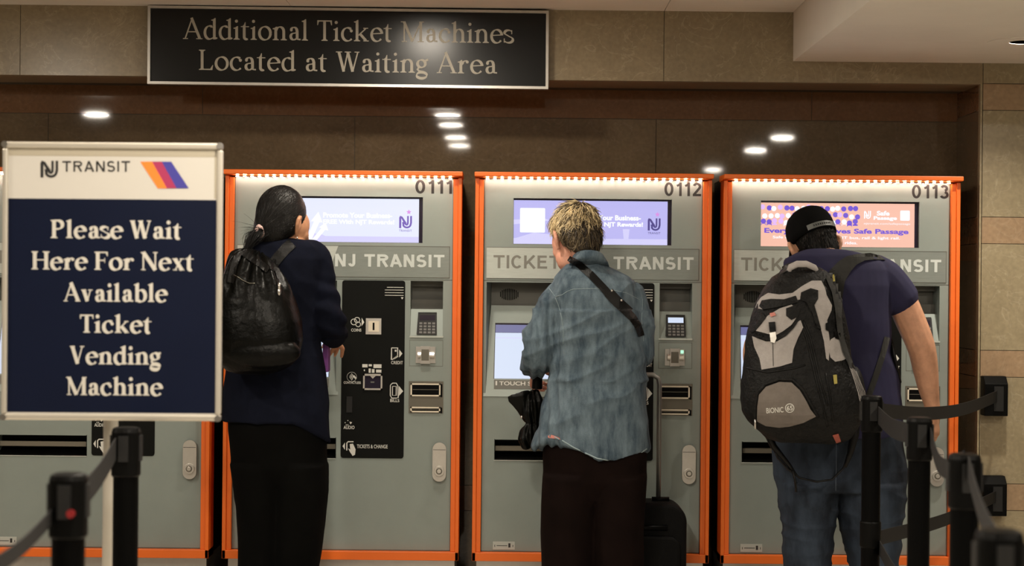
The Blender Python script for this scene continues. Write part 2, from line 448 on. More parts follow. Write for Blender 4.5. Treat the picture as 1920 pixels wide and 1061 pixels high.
def stroke2d(pts, w):
    vs=[];fs=[]
    for i,p in enumerate(pts):
        a=pts[max(i-1,0)]; b=pts[min(i+1,len(pts)-1)]
        dx,dy=b[0]-a[0],b[1]-a[1]; l=math.hypot(dx,dy) or 1
        d0=(p[0]-a[0],p[1]-a[1]); d1=(b[0]-p[0],b[1]-p[1]); l0=math.hypot(*d0); l1=math.hypot(*d1); k=1
        if l0 and l1:
            cs=(d0[0]*d1[0]+d0[1]*d1[1])/l0/l1; k=min(2.2, 1/max(.3, math.sqrt(max(0,(1+cs)/2))))
        vs += [(p[0]-dy/l*w/2*k,p[1]+dx/l*w/2*k),(p[0]+dy/l*w/2*k,p[1]-dx/l*w/2*k)]
    for i in range(len(pts)-1): fs.append((2*i,2*i+1,2*i+3,2*i+2))
    return vs, fs
def merge2d(*gs):
    vs=[];fs=[]
    for g in gs:
        b=len(vs); vs+=g[0]; fs+=[tuple(b+i for i in f) for f in g[1]]
    return vs, fs
def cap_glyph(c, w):
    r=w/2; g=[]
    def st(*p): g.append(stroke2d(list(p), w))
    if c=='I' : st((r,0),(r,1)); a=w
    elif c=='1': st((.3,0),(.3,1)); g.append(stroke2d([(.3,.9),(.18,.8),(.06,.75)],w*.95)); a=.3+r
    elif c=='T': st((0,1-r),(.72,1-r)); st((.36,0),(.36,1-r)); a=.72
    elif c=='N': st((r,0),(r,1)); st((r*1.2,.99),(.72-r*1.2,.01)); st((.72-r,0),(.72-r,1)); a=.72
    elif c=='A': st((r*.9,0),(.36,1.0)); st((.36,1.0),(.72+r*.2,0)); st((.2,.31),(.56,.31)); a=.76
    elif c=='E': st((r,0),(r,1)); st((r,1-r),(.6,1-r)); st((r,.53),(.56,.53)); st((r,r),(.63,r)); a=.63
    elif c=='K': st((r,0),(r,1)); st((r,.3),(.66,1.0)); st((.27,.56),(.69,0)); a=.74
    elif c=='C': st(*arc(.37,.5,.37-r,.51-r,42,318,26)); a=.7
    elif c=='S': st(*(arc(.32,.74,.31-r,.265-r*.95,25,180,12)+[(.03+r,.68)]+arc(.24,.71,.2-r*.3,.19,215,262,4)+arc(.38,.29,.2,.21,80,20,5)+arc(.33,.275,.33-r,.285-r,10,-155,14))); a=.66
    elif c=='R': st((r,0),(r,1)); st((r,1-r),(.42,1-r),*arc(.42,.74,.23,.26-r,90,-90,12),(r,.48+r)); st((.4,.48),(.66,0)); a=.72
    elif c=='J': st((.5-r,1),(.5-r,.28),*arc(.26,.27,.24-r,.27-r,0,-175,12)); a=.5
    elif c=='0': st(*arc(.3,.5,.3-r,.5-r*.9,0,360,32)); a=.6
    elif c=='2': st(*(arc(.3,.71,.28-r,.29-r,165,-35,14)+[(.12,.13)])); st((.03,r),(.58,r)); a=.6
    elif c=='3': st(*arc(.28,.75,.26-r,.25-r*.9,160,-75,14)); st(*arc(.28,.27,.3-r,.27-r*.8,80,-160,16)); a=.58
    else: return ([],[]), .3
    return merge2d(*g), a
def caps2d(body, w=.19, gap=.13):
    out=[]; x=0
    for c in body:
        (v,f),a = cap_glyph(c,w); out.append(([(p[0]+x,p[1]) for p in v],f)); x += a+gap
    return merge2d(*out)
def shape2d(*polys):
    vs=[];fs=[]
    for p in polys: b=len(vs); vs+=p; fs.append(tuple(range(b,b+len(p))))
    return vs, fs
def nj_mark():
    a=stroke2d([(.09,0),(.09,.9)],.16); b=stroke2d([(.05,.95),(.2,.9),(.5,.38)]+arc(.58,.42,.1,.14,200,330,6)+[(.68,.5),(.68,1)],.13)
    c=stroke2d([(.3,.5),(.34,.28)]+arc(.6,.33,.29,.27,200,345,10)+[(.92,.45),(.92,1)],.14)
    return merge2d(a,b,c)
M['lens'] = mat('lamp_lens', (0.8,0.8,0.8), 0.5, emit=(1.0,.85,.66), estr=25.0)
M['green_lamp'] = mat('green_lamp', (0.05,0.2,0.1), 0.5, emit=(0.5,1.0,0.7), estr=1.0)
M['chrome_warm'] = mat('warm_aluminium', (0.66,0.62,0.54), 0.33, metal=0.55)
M['sign_edge'] = mat('clear_cover_edge', (0.42,0.38,0.3), 0.3)
M['black_gloss'] = mat('black_pole_paint', (0.0015,0.0015,0.0015), 0.4, spec=0.06)
M['baffle'] = mat('black_baffle', (0.0,0.0,0.0), 1.0, spec=0.0)
# ------------------------------------------------------------ the setting
CEIL_Z = 2.585; SOFF_Z = 2.365; PF = 0.05; BK = 0.47
NX = W(1838,160,PF).x            # right end of the niche
BEAM_Z = 2.27
def zp(py, px=1880, y=PF): return W(px, py, y).z
structure(MB().box((-7,-13,-0.05),(7,1.0,0)).build('floor', M['floor']))
cl = MB()
jx = W(1245,18,PF).x
for x0,x1 in ((-7,-3.2),(-3.197,-1.002),(-0.999,jx),(jx+.003,1.25),(1.253,7)):
    cl.box((x0,-13,CEIL_Z),(x1,1.0,CEIL_Z+.05))
structure(cl.build('ceiling', M['plaster']))
sx = W(1487,115,PF).x
lx,ly,lp = SOFFIT_LAMP
sf=MB(); q_=.1
sf.box((sx,-1.95,SOFF_Z),(lx-q_,PF,CEIL_Z)); sf.box((lx+q_,-1.95,SOFF_Z),(5.5,PF,CEIL_Z)); sf.box((lx-q_,-1.95,SOFF_Z),(lx+q_,ly-q_,CEIL_Z)); sf.box((lx-q_,ly+q_,SOFF_Z),(lx+q_,PF,CEIL_Z)); sf.box((lx-q_,ly-q_,SOFF_Z+.12),(lx+q_,ly+q_,CEIL_Z))
structure(sf.build('ceiling_soffit', M['plaster']))
t=thing('recessed_lamp',(lx,ly,SOFF_Z),'round lamp sunk into the ceiling box at the upper right','ceiling lamp')
def annulus(prof,name,m):
    R=[[(lx+r*math.cos(2*math.pi*k/32), ly+r*math.sin(2*math.pi*k/32), SOFF_Z+z) for k in range(32)] for r,z in prof]
    MB().rings(R+[R[0]],False).build(name,m,t)
annulus([(.145,.002),(.145,-.002),(.058,-.002),(.058,.002)],'trim_ring',M['plaster'])
annulus([(.057,-.001),(.075,.06),(.078,.06),(.062,.001)],'baffle',M['baffle'])
l=bpy.data.lights.new('recessed_lamp_light','AREA'); l.shape='DISK'; l.size=.10; l.energy=lp*LAMPK; l.color=(1.0,.90,.76)
lo=bpy.data.objects.new('recessed_lamp_light',l); COL.objects.link(lo); lo.parent=t; lo.location=(0,0,.055)
# back wall of the niche: courses of polished stone
wb = MB()
g = .0015
courses = [(-.02,.63,0),(.63,.75,1),(.75,1.23,0),(1.23,1.35,1),(1.35,2.07,0),(2.07+.03-.0,BEAM_Z+.2,1)]
courses = [(0,.28,0),(.28,.40,1),(.40,.88,0),(.88,1.0,1),(1.0,1.48,0),(1.48,1.60,1),(1.60,2.137,0),(2.137,2.42,1)]
xs = [-4.5, W(90,300,BK).x, W(665,260,BK).x, W(1230,260,BK).x, NX+.02]
xt = [-4.5, W(-250,180,BK).x, W(380,180,BK).x, W(1522,190,BK).x, NX+.02]
for z0,z1,mi in courses:
    X = xt if mi else xs
    for a,b in zip(X[:-1], X[1:]): wb.box((a+g,BK,z0+g),(b-g,BK+.06,z1-g), mi)
wb.box((-4.5,BK+.004,0),(NX+.02,BK+.08,2.42),2)
structure(wb.build('wall_back', [M['brown'],M['redbrown'],M['joint']]))
# pier right of the niche, with its dark polished return into the niche
wr = MB()
zs = [(0,zp(957),0),(zp(957),zp(907),1),(zp(907),zp(707),0),(zp(707),zp(657),1),(zp(657),zp(457),0),(zp(457),zp(407),1),(zp(407),zp(207),0),(zp(207),zp(157),1),(zp(157),CEIL_Z,0)]
for z0,z1,mi in zs:
    for a,b in ((NX,4.2),):
        wr.box((NX+.012+g,PF,z0+g),(b,PF+.05,z1-g), mi)
wr.box((NX+.014,PF+.004,0),(4.2,PF+.06,CEIL_Z),2)
wr.box((NX+.001,PF-.001,0),(NX+.010,PF+.06,zp(157)),0)
structure(wr.build('wall_right', [M['beige'],M['pink'],M['joint']]))
wn = MB()
for z0,z1,mi in zs[:-1]: wn.box((NX,PF+.03,z0+g),(NX+.03,BK,z1-g), mi)
wn.box((NX+.004,PF+.03,0),(NX+.04,BK+.05,BEAM_Z),2)
structure(wn.build('wall_niche', [M['brown'],M['redbrown'],M['joint']]))
# stone beam over the niche
bm_ = MB()
X = [-4.5, W(38,80,PF).x, W(1245,80,PF).x, NX+.012]
for a,b in zip(X[:-1],X[1:]): bm_.box((a+g,PF,BEAM_Z),(b-g,PF+.06,CEIL_Z))
bm_.box((-4.5,PF+.004,BEAM_Z+.002),(NX+.012,BK+.06,CEIL_Z),1)
bm_.box((-4.5,PF+.02,BEAM_Z-.001),(NX,PF+.30,BEAM_Z+.02),0)
structure(bm_.build('wall_lintel', [M['beam'],M['joint']]))

# ------------------------------------------------------------ ceiling lamps (seen only as reflections in the polished stone, save the added last one)
for i,(x,y,p) in enumerate(LAMPS):
    z = CEIL_Z
    t = thing('ceiling_lamp', (x,y,z), 'flat round lamp in the ceiling out in front of the ticket machines', 'ceiling lamp', 'lamps in the ceiling of the hall')
    MB().lathe((x,y,z),[(.155,0),(.155,-.012),(.14,-.018),(.125,-.012),(.125,0)]).build('trim_ring', M['satin'], t, smooth=True)
    MB().lathe((x,y,z),[(.12,-.001),(.12,-.008)]).build('lens', M['lens'], t)
    l = bpy.data.lights.new('ceiling_lamp_light','AREA'); l.shape='DISK'; l.size=.18; l.energy=p*LAMPK; l.color=(1.0,.90,.76)
    lo = bpy.data.objects.new('ceiling_lamp_light', l); COL.objects.link(lo); lo.parent=t; lo.location=(0,0,-.02)

# ------------------------------------------------------------ ticket machines
S = 1/420
ZTOP = W(425,318,0).z
def ticket_machine(px, py, number, ad, label):
    x0 = W(px,py,0).x; top = ZTOP
    X_ = lambda a: x0+a*S
    Z_ = lambda b: top-b*S
    t = thing('ticket_machine', (X_(221),.2,0), label, 'ticket machine', 'ticket machines in the niche')
    def bx(mb,a0,b0,a1,b1,y0,y1,mi=0): return mb.box((X_(a0),y0,Z_(b1)),(X_(a1),y1,Z_(b0)),mi)
    # cabinet: face with its cut-outs, and the body behind
    holes=[(71.5,48,368.5,134),(22.5,206,209,417),(347,205,408,308),(41,501,209,539)]
    A=sorted({16,426,*[h[0] for h in holes],*[h[2] for h in holes]}); B=sorted({12,711,*[h[1] for h in holes],*[h[3] for h in holes]})
    cab=MB()
    for a0,a1 in zip(A[:-1],A[1:]):
        for b0,b1 in zip(B[:-1],B[1:]):
            if not any(h[0]<=a0 and a1<=h[2] and h[1]<=b0 and b1<=h[3] for h in holes): bx(cab,a0,b0,a1,b1,0,.13)
    bx(cab,16,12,426,711,.13,.14,1)
    bx(cab,4,6,438,725,.14,.44,2)
    cab.build('cabinet',[M['grey'],M['recess'],M['black']],t)
    fr=MB()
    bx(fr,0,12,7,727,-.035,.1); bx(fr,435,12,442,727,-.035,.1); bx(fr,7,14,16,711,-.026,.1); bx(fr,426,14,435,711,-.026,.1)
    bx(fr,0,711,442,727,-.035,.1)
    fr.build('frame',M['orange'],t,bevel=.002)
    MB().hexa([(X_(-1.5),-.075,Z_(9.5)),(X_(443.5),-.075,Z_(9.5)),(X_(443.5),.12,Z_(12)),(X_(-1.5),.12,Z_(12)),
               (X_(-1.5),-.075,Z_(1)),(X_(443.5),-.075,Z_(1)),(X_(443.5),.12,Z_(0)),(X_(-1.5),.12,Z_(0))]).build('hood',M['orange'],t,bevel=.003)
    ld=MB(); edges=[18]
    for k in range(30): edges += [20+k*13.7, 25+k*13.7]
    edges.append(424)
    for i in range(len(edges)-1):
        a_,c_=X_(edges[i]),X_(edges[i+1]); n0=len(ld.v)
        if i==0: ld.v += [Vector((a_,y_,z_)) for y_,z_ in ((-.036,Z_(13.6)),(-.024,Z_(13.6)),(-.024,Z_(12.1)),(-.036,Z_(12.1)))]; n0=len(ld.v)
        ld.v += [Vector((c_,y_,z_)) for y_,z_ in ((-.036,Z_(13.6)),(-.024,Z_(13.6)),(-.024,Z_(12.1)),(-.036,Z_(12.1)))]
        for j in range(4): q=(j+1)%4; ld.f.append([n0-4+j,n0-4+q,n0+q,n0+j]); ld.m.append(0 if i%2 else 1)
    ld.f += [[3,2,1,0],[len(ld.v)-4+j for j in range(4)]]; ld.m += [1,1]
    ld.build('light_strip',[M['led'],M['plate_light']],t)
    sm=MB(); bx(sm,16,12,17.2,711,-.0012,0); bx(sm,424.8,12,426,711,-.0012,0); bx(sm,16,709.5,426,711,-.0012,0); bx(sm,17,202.5,425,203.6,-.0008,0)
    sm.build('door_seam',M['grey_edge'],t)
    MB().box((X_(8),.03,0),(X_(434),.42,Z_(726))).build('plinth',M['satin'],t)
    # machine number
    if number:
        n=MB(); put2d(n,caps2d(number,.17,.16),lambda u,v:(X_(u),-.0009,Z_(v)),fit=(354,423,41.5,15.5)); n.build('number_lettering',M['letter_black'],t)
    # advertising screen
    sc=MB(); bx(sc,71.5,48,368.5,134,.018,.03,0); disp=sc.build('advert_screen',M['glass_black'],t)
    a0,b0,a1,b1=72,51.5,361,133.5
    mats=[M[k] for k in ('scr_lav','scr_lav2','scr_white','scr_navy','scr_pink','scr_peach','scr_purple','scr_lilac','scr_violet','scr_pale')]
    pm=MB()
    def flat(g,mi,y,fit=None,cap=None): put2d(pm,g,lambda u,v:(X_(u),y,Z_(v)),mi,fit,cap)
    def quad(p,mi,y): flat(shape2d(p),mi,y)
    if ad in ('pale','lav'):
        base=9 if ad=='pale' else 0
        quad([(a0,b0),(a1,b0),(a1,b1),(a0,b1)],base,.0165)
        quad([(a0,b1-11),(a1,b1-11),(a1,b1),(a0,b1)],1,.016)
        quad([(a0,88),(132,86),(140,89),(a0,97)],1,.016)
        quad([(a0,124),(110,112),(178,119),(210,b1),(a0,b1)],1,.0158)
        if ad=='lav': quad([(277,104),(290,104),(288,b1-11),(279,b1-11)],1,.016)
        quad(rrect(84,66,131,112,2),2,.0155)
        for q in ([(150,b1-4),(164,95),(158,95),(172,77),(180,97),(174,97),(160,b1-4)],[(160,b1-4),(178,108),(174,106),(186,97),(191,112),(185,111),(170,b1-4)]): quad(q,2,.0152)
        flat(sans2d('Promote Your Business-',.04),2,.015,fit=(181,311,88,78)); flat(sans2d('FREE With NJT Rewards!',.04),2,.015,fit=(181,315,102,91))
        ink=8 if ad=='pale' else 3
        flat(nj_mark(),ink,.015,fit=(324,348,106.5,83)); flat(sans2d('TRANSIT'),ink,.015,fit=(324,348,113,109))
        st=[]
        for k in range(10):
            r=5 if k%2==0 else 2.4; q=math.radians(90+36*k); st.append((342+r*math.cos(q),76-r*math.sin(q)))
        quad(st,4,.015)
    else:
        quad([(a0,b0),(a1,b0),(a1,b1),(a0,b1)],5,.0165)
        rnd=random.Random(3)
        for row,yb in enumerate((64,78,90)):
            for k in range(17):
                cx=76+k*10.9+(row%2)*4+rnd.uniform(-1.5,1.5); c=rnd.choice((2,2,6,6,7)); cy=yb+rnd.uniform(-2,2); yy=.0162-row*.0003-k*.00001
                quad(circ(cx,cy-3,4.9,14),c,yy)
                if row==2: quad([(cx-4.6,91)]+[(cx+4.6*math.cos(math.radians(q)),cy+5-3.5*math.sin(math.radians(q))) for q in range(180,-1,-30)]+[(cx+4.6,91)],c,yy)
        flat(nj_mark(),2,.0152,fit=(266,279,80,65)); flat(sans2d('Safe',.04),2,.0152,fit=(290,314,74,65)); flat(sans2d('Passage',.04),2,.0152,fit=(284,328,84,75))
        quad(rrect(334,64,352,83,2),2,.0152); flat(sans2d('njtransit.com/safepassage'),2,.0152,fit=(266,353,92,87))
        flat(sans2d('Everyone Deserves Safe Passage',.035),6,.015,fit=(79,350,111,99))
        flat(sans2d('Safe travels on NJ TRANSIT bus, rail & light rail.',.02),2,.015,fit=(95,334,120,113.5)); flat(sans2d('everyone rides.',.02),2,.015,fit=(186,254,130,123))
    pm.build('advert_picture',mats,disp)
    # name panel
    npn=MB(); bx(npn,22,140,420,199,-.003,0,0)
    npn.prism([(X_(22),Z_(199)),(X_(190),Z_(199)),(X_(211),Z_(140)),(X_(22),Z_(140))],-.0038,-.003,1)
    for q in ((22,140,420,141),(22,198.2,420,199),(419,140,420,199)): bx(npn,*q,-.0042,-.003,2)
    npl=npn.build('name_panel',[M['plate_dark'],M['plate_light'],M['recess']],t)
    l1=MB(); put2d(l1,caps2d('TICKETS',.17),lambda u,v:(X_(u),-.0045,Z_(v)),fit=(35,183,181,154)); l1.build('ticket_lettering',M['letter_grey'],npl)
    l2=MB(); put2d(l2,caps2d('NJ TRANSIT',.2,.15),lambda u,v:(X_(u),-.0045,Z_(v)),fit=(205,410,180.5,155)); l2.build('operator_lettering',M['letter_pale'],npl)
    # touch screen bay with its tilted panel
    bay=MB()
    yb=.105
    bay.hexa([(X_(18),-.004,Z_(420)),(X_(213),-.004,Z_(420)),(X_(213),.02,Z_(420)),(X_(18),.02,Z_(420)),
              (X_(31),yb,Z_(250)),(X_(200),yb,Z_(250)),(X_(200),yb+.02,Z_(250)),(X_(31),yb+.02,Z_(250))],0)
    for s,(au,ad_) in ((0,(22.5,31)),(1,(209,200))):
        bay.face([(X_(au),.001,Z_(206)),(X_(ad_),.128,Z_(206)),(X_(ad_),.128,Z_(252)),(X_(au),.001,Z_(417))],0)
    bayo=bay.build('screen_surround',M['grey'],t)
    def tilt(u,v,o=0.0):      # point on the tilted panel
        k=(420-v)/170; k=max(0,min(1,k)); y=-.004+k*(yb+.004)
        return (X_(u),y-o,Z_(v)-o*.5)
    ts=MB(); ts.hexa([tilt(37,387,.001),tilt(195,387,.001),tilt(195,387,-.006),tilt(37,387,-.006),tilt(39,283,.001),tilt(193,283,.001),tilt(193,283,-.006),tilt(39,283,-.006)])
    tso=ts.build('touch_screen',M['glass_black'],t)
    tp=MB(); tp.face([tilt(38.5,386.5,.002),tilt(194,386.5,.002),tilt(192.5,301,.002),tilt(39.5,301,.002)],0); tp.face([tilt(39.5,300.5,.002),tilt(192.5,300.5,.002),tilt(192,286,.002),tilt(40,286,.002)],1)
    tp.face([tilt(39.5,311,.0025),tilt(192.5,311,.0025),tilt(192.5,309.8,.0025),tilt(39.5,309.8,.0025)],2)
    tp.build('touch_picture',[M['scr_touch'],M['scr_bar'],M['scr_lav2']],tso)
    ls=MB(); ls.face([tilt(38,406,.0015),tilt(195,406,.0015),tilt(195,389,.0015),tilt(38,389,.0015)],0)
    put2d(ls,sans2d('TOUCH SCREEN',.02),lambda u,v:tilt(u,v,.002),1,fit=(48,150,399,391.5)); ls.face([tilt(41,399,.002),tilt(44,399,.002),tilt(44,391,.002),tilt(41,391,.002)],1)
    ls.build('instruction_strip',[M['recess'],M['print_white']],t)
    sg=MB(); 
    for k in range(11):
        a=65+(k-5)*3.3; hh=11*math.sqrt(max(.05,1-((k-5)/5.6)**2)); bx(sg,a-.9,229-hh,a+.9,229+hh,.1275,.13)
    sg.build('speaker_grille',M['black'],t)
    # black service panel with pictograms
    bp=MB(); bp.prism([(X_(u),Z_(v)) for u,v in [(p[0],743-p[1]) for p in rrect(219,205,337,538,5)]],-.004,0)
    bpo=bp.build('service_panel',M['black_panel'],t)
    PT={}
    cur=['note_lettering']
    def pr(g,fit=None): put2d(PT.setdefault(cur[0],MB()),g,lambda u,v:(X_(u),-.0046,Z_(v)),0,fit)
    def ringp(cx,cy,r,w=1.3): pr(stroke2d(circ(cx,cy,r,18)+[circ(cx,cy,r,18)[0]],w))
    for k,(u0,w) in enumerate(((303,31),(299,35),(299,35),(299,35))): pr(shape2d([(u0,217+k*5),(u0+w,217+k*5),(u0+w,218.1+k*5),(u0,218.1+k*5)]))
    pr(shape2d([(329,236),(334,236),(331.5,240)]))
    cur[0]='coin_pictogram'
    ringp(241.5,283,5.5); ringp(247.5,279.5,5); ringp(249.5,287.5,4.5)
    pr(shape2d([(256,275),(261,283.5),(256,291)])); pr(sans2d('COINS',.015),(236.5,255.5,301,295.5))
    cur[0]='credit_pictogram'
    pr(stroke2d([(312.5,331),(324,331),(324,345),(314,353),(312.5,353),(312.5,331)],1.6)); pr(shape2d([(314,353),(324,344),(325.5,347.5),(318,352)])); pr(shape2d([(318.5,334.5),(322,334.5),(322,338),(318.5,338)])); pr(shape2d([(327,334),(333,341.5),(327,349)])); pr(sans2d('CREDIT',.015),(312,334,361.5,355.5))
    cur[0]='payment_pictogram'
    for q in ((258,362,268,368),(270,362,276,366),(279,362,294,369),(261,372,263,375),(270,370,274,378),(276,371,281,378),(284,372,294,377.5)): pr(shape2d([(q[0],q[1]),(q[2],q[1]),(q[2],q[3]),(q[0],q[3])]))
    cur[0]='contactless_pictogram'
    ringp(238.5,386,9,.5)
    for r in (2.5,5,7.5): pr(stroke2d(arc(233,386,r,r*1.1,-50,50,8),1.1))
    pr(shape2d([(242,382),(248,388),(246,391),(241,386)])); pr(sans2d('CONTACTLESS',.015),(223.5,255.5,399,394.5))
    cur[0]='bills_pictogram'
    pr(stroke2d([(311,401),(315,397),(322,397),(325,402),(326,424),(322,425)],1.6)); pr(stroke2d([(311,401),(311,420),(314,425),(322,425)],1.6)); pr(stroke2d([(315,403),(322,403),(322,420),(315,420),(315,403)],1.2)); pr(shape2d([(327,402),(335,412),(327,421)])); pr(sans2d('BILLS',.015),(311,328,432.5,426.5))
    cur[0]='audio_pictogram'
    for u,v in ((227,472),(232,468),(232,476),(229,476)): pr(shape2d(circ(u,v,1.0,8)))
    pr(shape2d([(235,470),(240,471),(237,475)])); pr(sans2d('AUDIO',.015),(224,244.5,484,477.5))
    cur[0]='tickets_pictogram'
    pr(shape2d([(222.5,516),(227,509),(227,523)])); pr(stroke2d([(230.5,524),(230.5,510),(233,507.5),(243,507.5)],2)); pr(shape2d([(236,512),(242,511),(247,522),(246,532),(241.5,534),(236,526),(233,520),(237,522)])); pr(sans2d('TICKETS & CHANGE',.012),(249.5,307,519.5,512.5))
    for nm,g_ in PT.items(): g_.build(nm,M['print_white'],bpo)
    ce=MB(); bx(ce,264,276,293,306,-.010,-.004,0); bx(ce,269,281,289,301,-.013,-.010,1); bx(ce,277,284,280.5,298,-.0134,-.013,2); ce.build('coin_slot',[M['satin'],M['cream'],M['black']],t,bevel=.001)
    ct=MB()
    for q in ((260,380,296,383.5),(260,407,296,410),(260,380,263,410),(293,380,296,410)): bx(ct,*q,-.012,-.004,0)
    bx(ct,262,382,294,409,-.006,-.004,1); ct.prism([(X_(272),Z_(383)),(X_(278),Z_(389)),(X_(284),Z_(383))],-.0075,-.006,0); bx(ct,274,394,281,397,-.0065,-.006,2)
    ct.build('contactless_reader',[M['satin'],M['glass_black'],M['key']],t)
    sl=MB(); bx(sl,229,423,240,453,-.009,-.004); sl.build('headphone_slot',M['rubber'],t,bevel=.001)
    # card column
    kb=MB(); kb.hexa([(X_(347),.004,Z_(308)),(X_(408),.004,Z_(308)),(X_(408),.05,Z_(308)),(X_(347),.05,Z_(308)),(X_(347),.045,Z_(258)),(X_(408),.045,Z_(258)),(X_(408),.06,Z_(258)),(X_(347),.06,Z_(258))],0)
    bx(kb,346,308,409,311,-.006,.004,1); bx(kb,347,205,408,215,.09,.13,2); bx(kb,347,240,408,258,.09,.13,2)
    kb.build('keypad_bay',[M['grey'],M['plate_light'],M['recess']],t)
    def kt(u,v,o): k=(308-v)/50; return (X_(u),.004+k*.041-o,Z_(v)-o*.4)
    kp=MB(); kp.hexa([kt(359,303,.012),kt(397,303,.012),kt(397,303,0),kt(359,303,0),kt(361,264,.012),kt(396,264,.012),kt(396,264,0),kt(361,264,0)])
    kpo=kp.build('keypad',M['rubber'],t)
    kd=MB()
    lit = number=='0112'
    kd.face([kt(364,277,.0127),kt(393,277,.0127),kt(393,267,.0127),kt(364,267,.0127)],1 if lit else 2)
    for r in range(4):
        for c in range(4): u=364+c*8; v=280.5+r*5.6; kd.face([kt(u,v+3.6,.013),kt(u+5.5,v+3.6,.013),kt(u+5.5,v,.013),kt(u,v,.013)],0)
    kd.build('keys',[M['key'],M['scr_touch'],M['glass_black']],kpo)
    cp=MB()
    for q in ((346,316,409,316.8),(346,364,409,364.8),(346,316,346.8,365),(408.2,316,409,365)): bx(cp,*q,-.0006,0,0)
    cp.build('card_plate_seam',M['recess'],t)
    cr=MB(); bx(cr,358,328,395,359,-.006,0,0); bx(cr,367,327,385,360,-.02,-.006,0); bx(cr,369,333,383,354,-.0205,-.02,1)
    cr.cyl((X_(362),-.012,Z_(343.5)),(X_(368),-.012,Z_(343.5)),.016,16,0); cr.cyl((X_(384),-.012,Z_(343.5)),(X_(393),-.012,Z_(343.5)),.016,16,0)
    if lit: bx(cr,387,330,393,336,-.0065,-.006,2)
    cr.build('card_reader',[M['chrome'],M['bronze'],M['green_lamp']],t,bevel=.0015)
    bl=MB(); bx(bl,345.5,393,410.5,453,-.003,0,0); 
    for b0_,b1_ in ((397,421),(441,451)):
        for q in ((349,b0_,405,b0_+2.6),(349,b1_-2.6,405,b1_),(349,b0_,351.6,b1_),(402.4,b0_,405,b1_)): bx(bl,*q,-.009,-.003,1)
        bx(bl,350,b0_+1,404,b1_-1,-.0045,-.003,2)
        bx(bl,353,(b0_+b1_)/2-1,401,(b0_+b1_)/2,-.0055,-.0045,0)
        bx(bl,405.2,b0_+1,408.5,b1_+1.5,-.0045,-.003,2)
    bl.build('bill_slots',[M['bronze'],M['cream'],M['black']],t)
    lk=MB(); lk.prism([(X_(u),Z_(v)) for u,v in [(p[0],1087-p[1]) for p in rrect(391.5,507,417,580,12.7,8)]],-.022,-.008,0)
    lk.prism([(X_(u),Z_(v)) for u,v in [(p[0],1087-p[1]) for p in rrect(393,508,415.5,579,11.2,8)]],-.008,0,1)
    bx(lk,392.5,520,416,520.8,-.0224,-.022,1)
    lko=lk.build('lock_handle',[M['satin'],M['black']],t,bevel=.003)
    lc=MB(); lc.cyl((X_(404.3),-.022,Z_(560)),(X_(404.3),-.034,Z_(560)),9.5*S,24,0); lc.cyl((X_(404.3),-.034,Z_(560)),(X_(404.3),-.036,Z_(560)),6*S,18,1); lc.cyl((X_(404.3),-.036,Z_(560)),(X_(404.3),-.038,Z_(560)),4*S,18,0)
    lc.build('lock_cylinder',[M['satin'],M['bronze']],lko,bevel=.001)
    tr=MB(); bx(tr,41,501,209,539,.09,.13,0); bx(tr,41,514,209,523,.035,.06,1); bx(tr,39,539,210,540.5,-.004,.02,2); bx(tr,40,500,41,540,-.003,.0,0); bx(tr,209,500,210,540,-.003,0,0)
    tr.hexa([(X_(41),.02,Z_(539)),(X_(209),.02,Z_(539)),(X_(209),.09,Z_(539)),(X_(41),.09,Z_(539)),(X_(41),.02,Z_(537)),(X_(209),.02,Z_(537)),(X_(209),.09,Z_(527)),(X_(41),.09,Z_(527))],0)
    tr.build('ticket_tray',[M['black'],M['tray_bar'],M['plate_light']],t)
    lb=MB(); bx(lb,39,692,80,707,-.002,0,0); bx(lb,46,699,66,700.2,-.0024,-.002,1); bx(lb,68,695,72,703,-.0024,-.002,1); bx(lb,42,698,43.2,702,-.0024,-.002,1); bx(lb,76,698,77.2,702,-.0024,-.002,1)
    lb.build('maker_plate',[M['plate_light'],M['letter_black']],t)
    return t
LM = W(892,321,0).x-W(425,318,0).x
ticket_machine(-42,313.5,'','pale','grey ticket machine with orange frame mostly hidden behind the please wait sign')
ticket_machine(425,318,'0111','pale','grey ticket machine with orange frame numbered 0111')
ticket_machine(892,321,'0112','lav','grey ticket machine with orange frame numbered 0112')
ticket_machine(1356,326,'0113','safe','grey ticket machine with orange frame numbered 0113, showing a peach advert')

# ------------------------------------------------------------ hanging sign on the beam
SY = PF-.045
def sgn(px,py,o=0.0): return W(px,py,SY-o)
def plane_sign(c4, o):  # corners: tl,tr,br,bl -> bilinear map of (u,v) in 0..1, v down
    tl,tr,br,bl=[Vector(p) for p in c4]
    def f(u,v): p=tl*(1-u)*(1-v)+tr*u*(1-v)+br*u*v+bl*(1-u)*v; return Vector((p.x,p.y-o,p.z))
    return f
hs = thing('hanging_sign', W(652,88,SY), 'black framed sign with tan serif lettering fixed to the stone beam', 'sign')
c4=[sgn(277,10),sgn(1029,20),sgn(1028,167),sgn(276,157)]
f=plane_sign(c4,0)
def back(p,d): return Vector((p.x,p.y+d,p.z))
fb=MB(); fu,fv=5/752,5/148
fb.hexa([back(f(.003,.99),.012),back(f(.997,.99),.012),back(f(.997,.99),.044),back(f(.003,.99),.044),back(f(.003,.01),.012),back(f(.997,.01),.012),back(f(.997,.01),.044),back(f(.003,.01),.044)])
fb.build('sign_face',M['sign_black'],hs)
fm=MB()
for (u0,v0,u1,v1) in ((0,0,1,fv),(0,1-fv,1,1),(0,fv,fu,1-fv),(1-fu,fv,1,1-fv)):
    fm.hexa([f(u0,v1),f(u1,v1),back(f(u1,v1),.044),back(f(u0,v1),.044),f(u0,v0),f(u1,v0),back(f(u1,v0),.044),back(f(u0,v0),.044)])
fm.build('frame',M['satin'],hs)
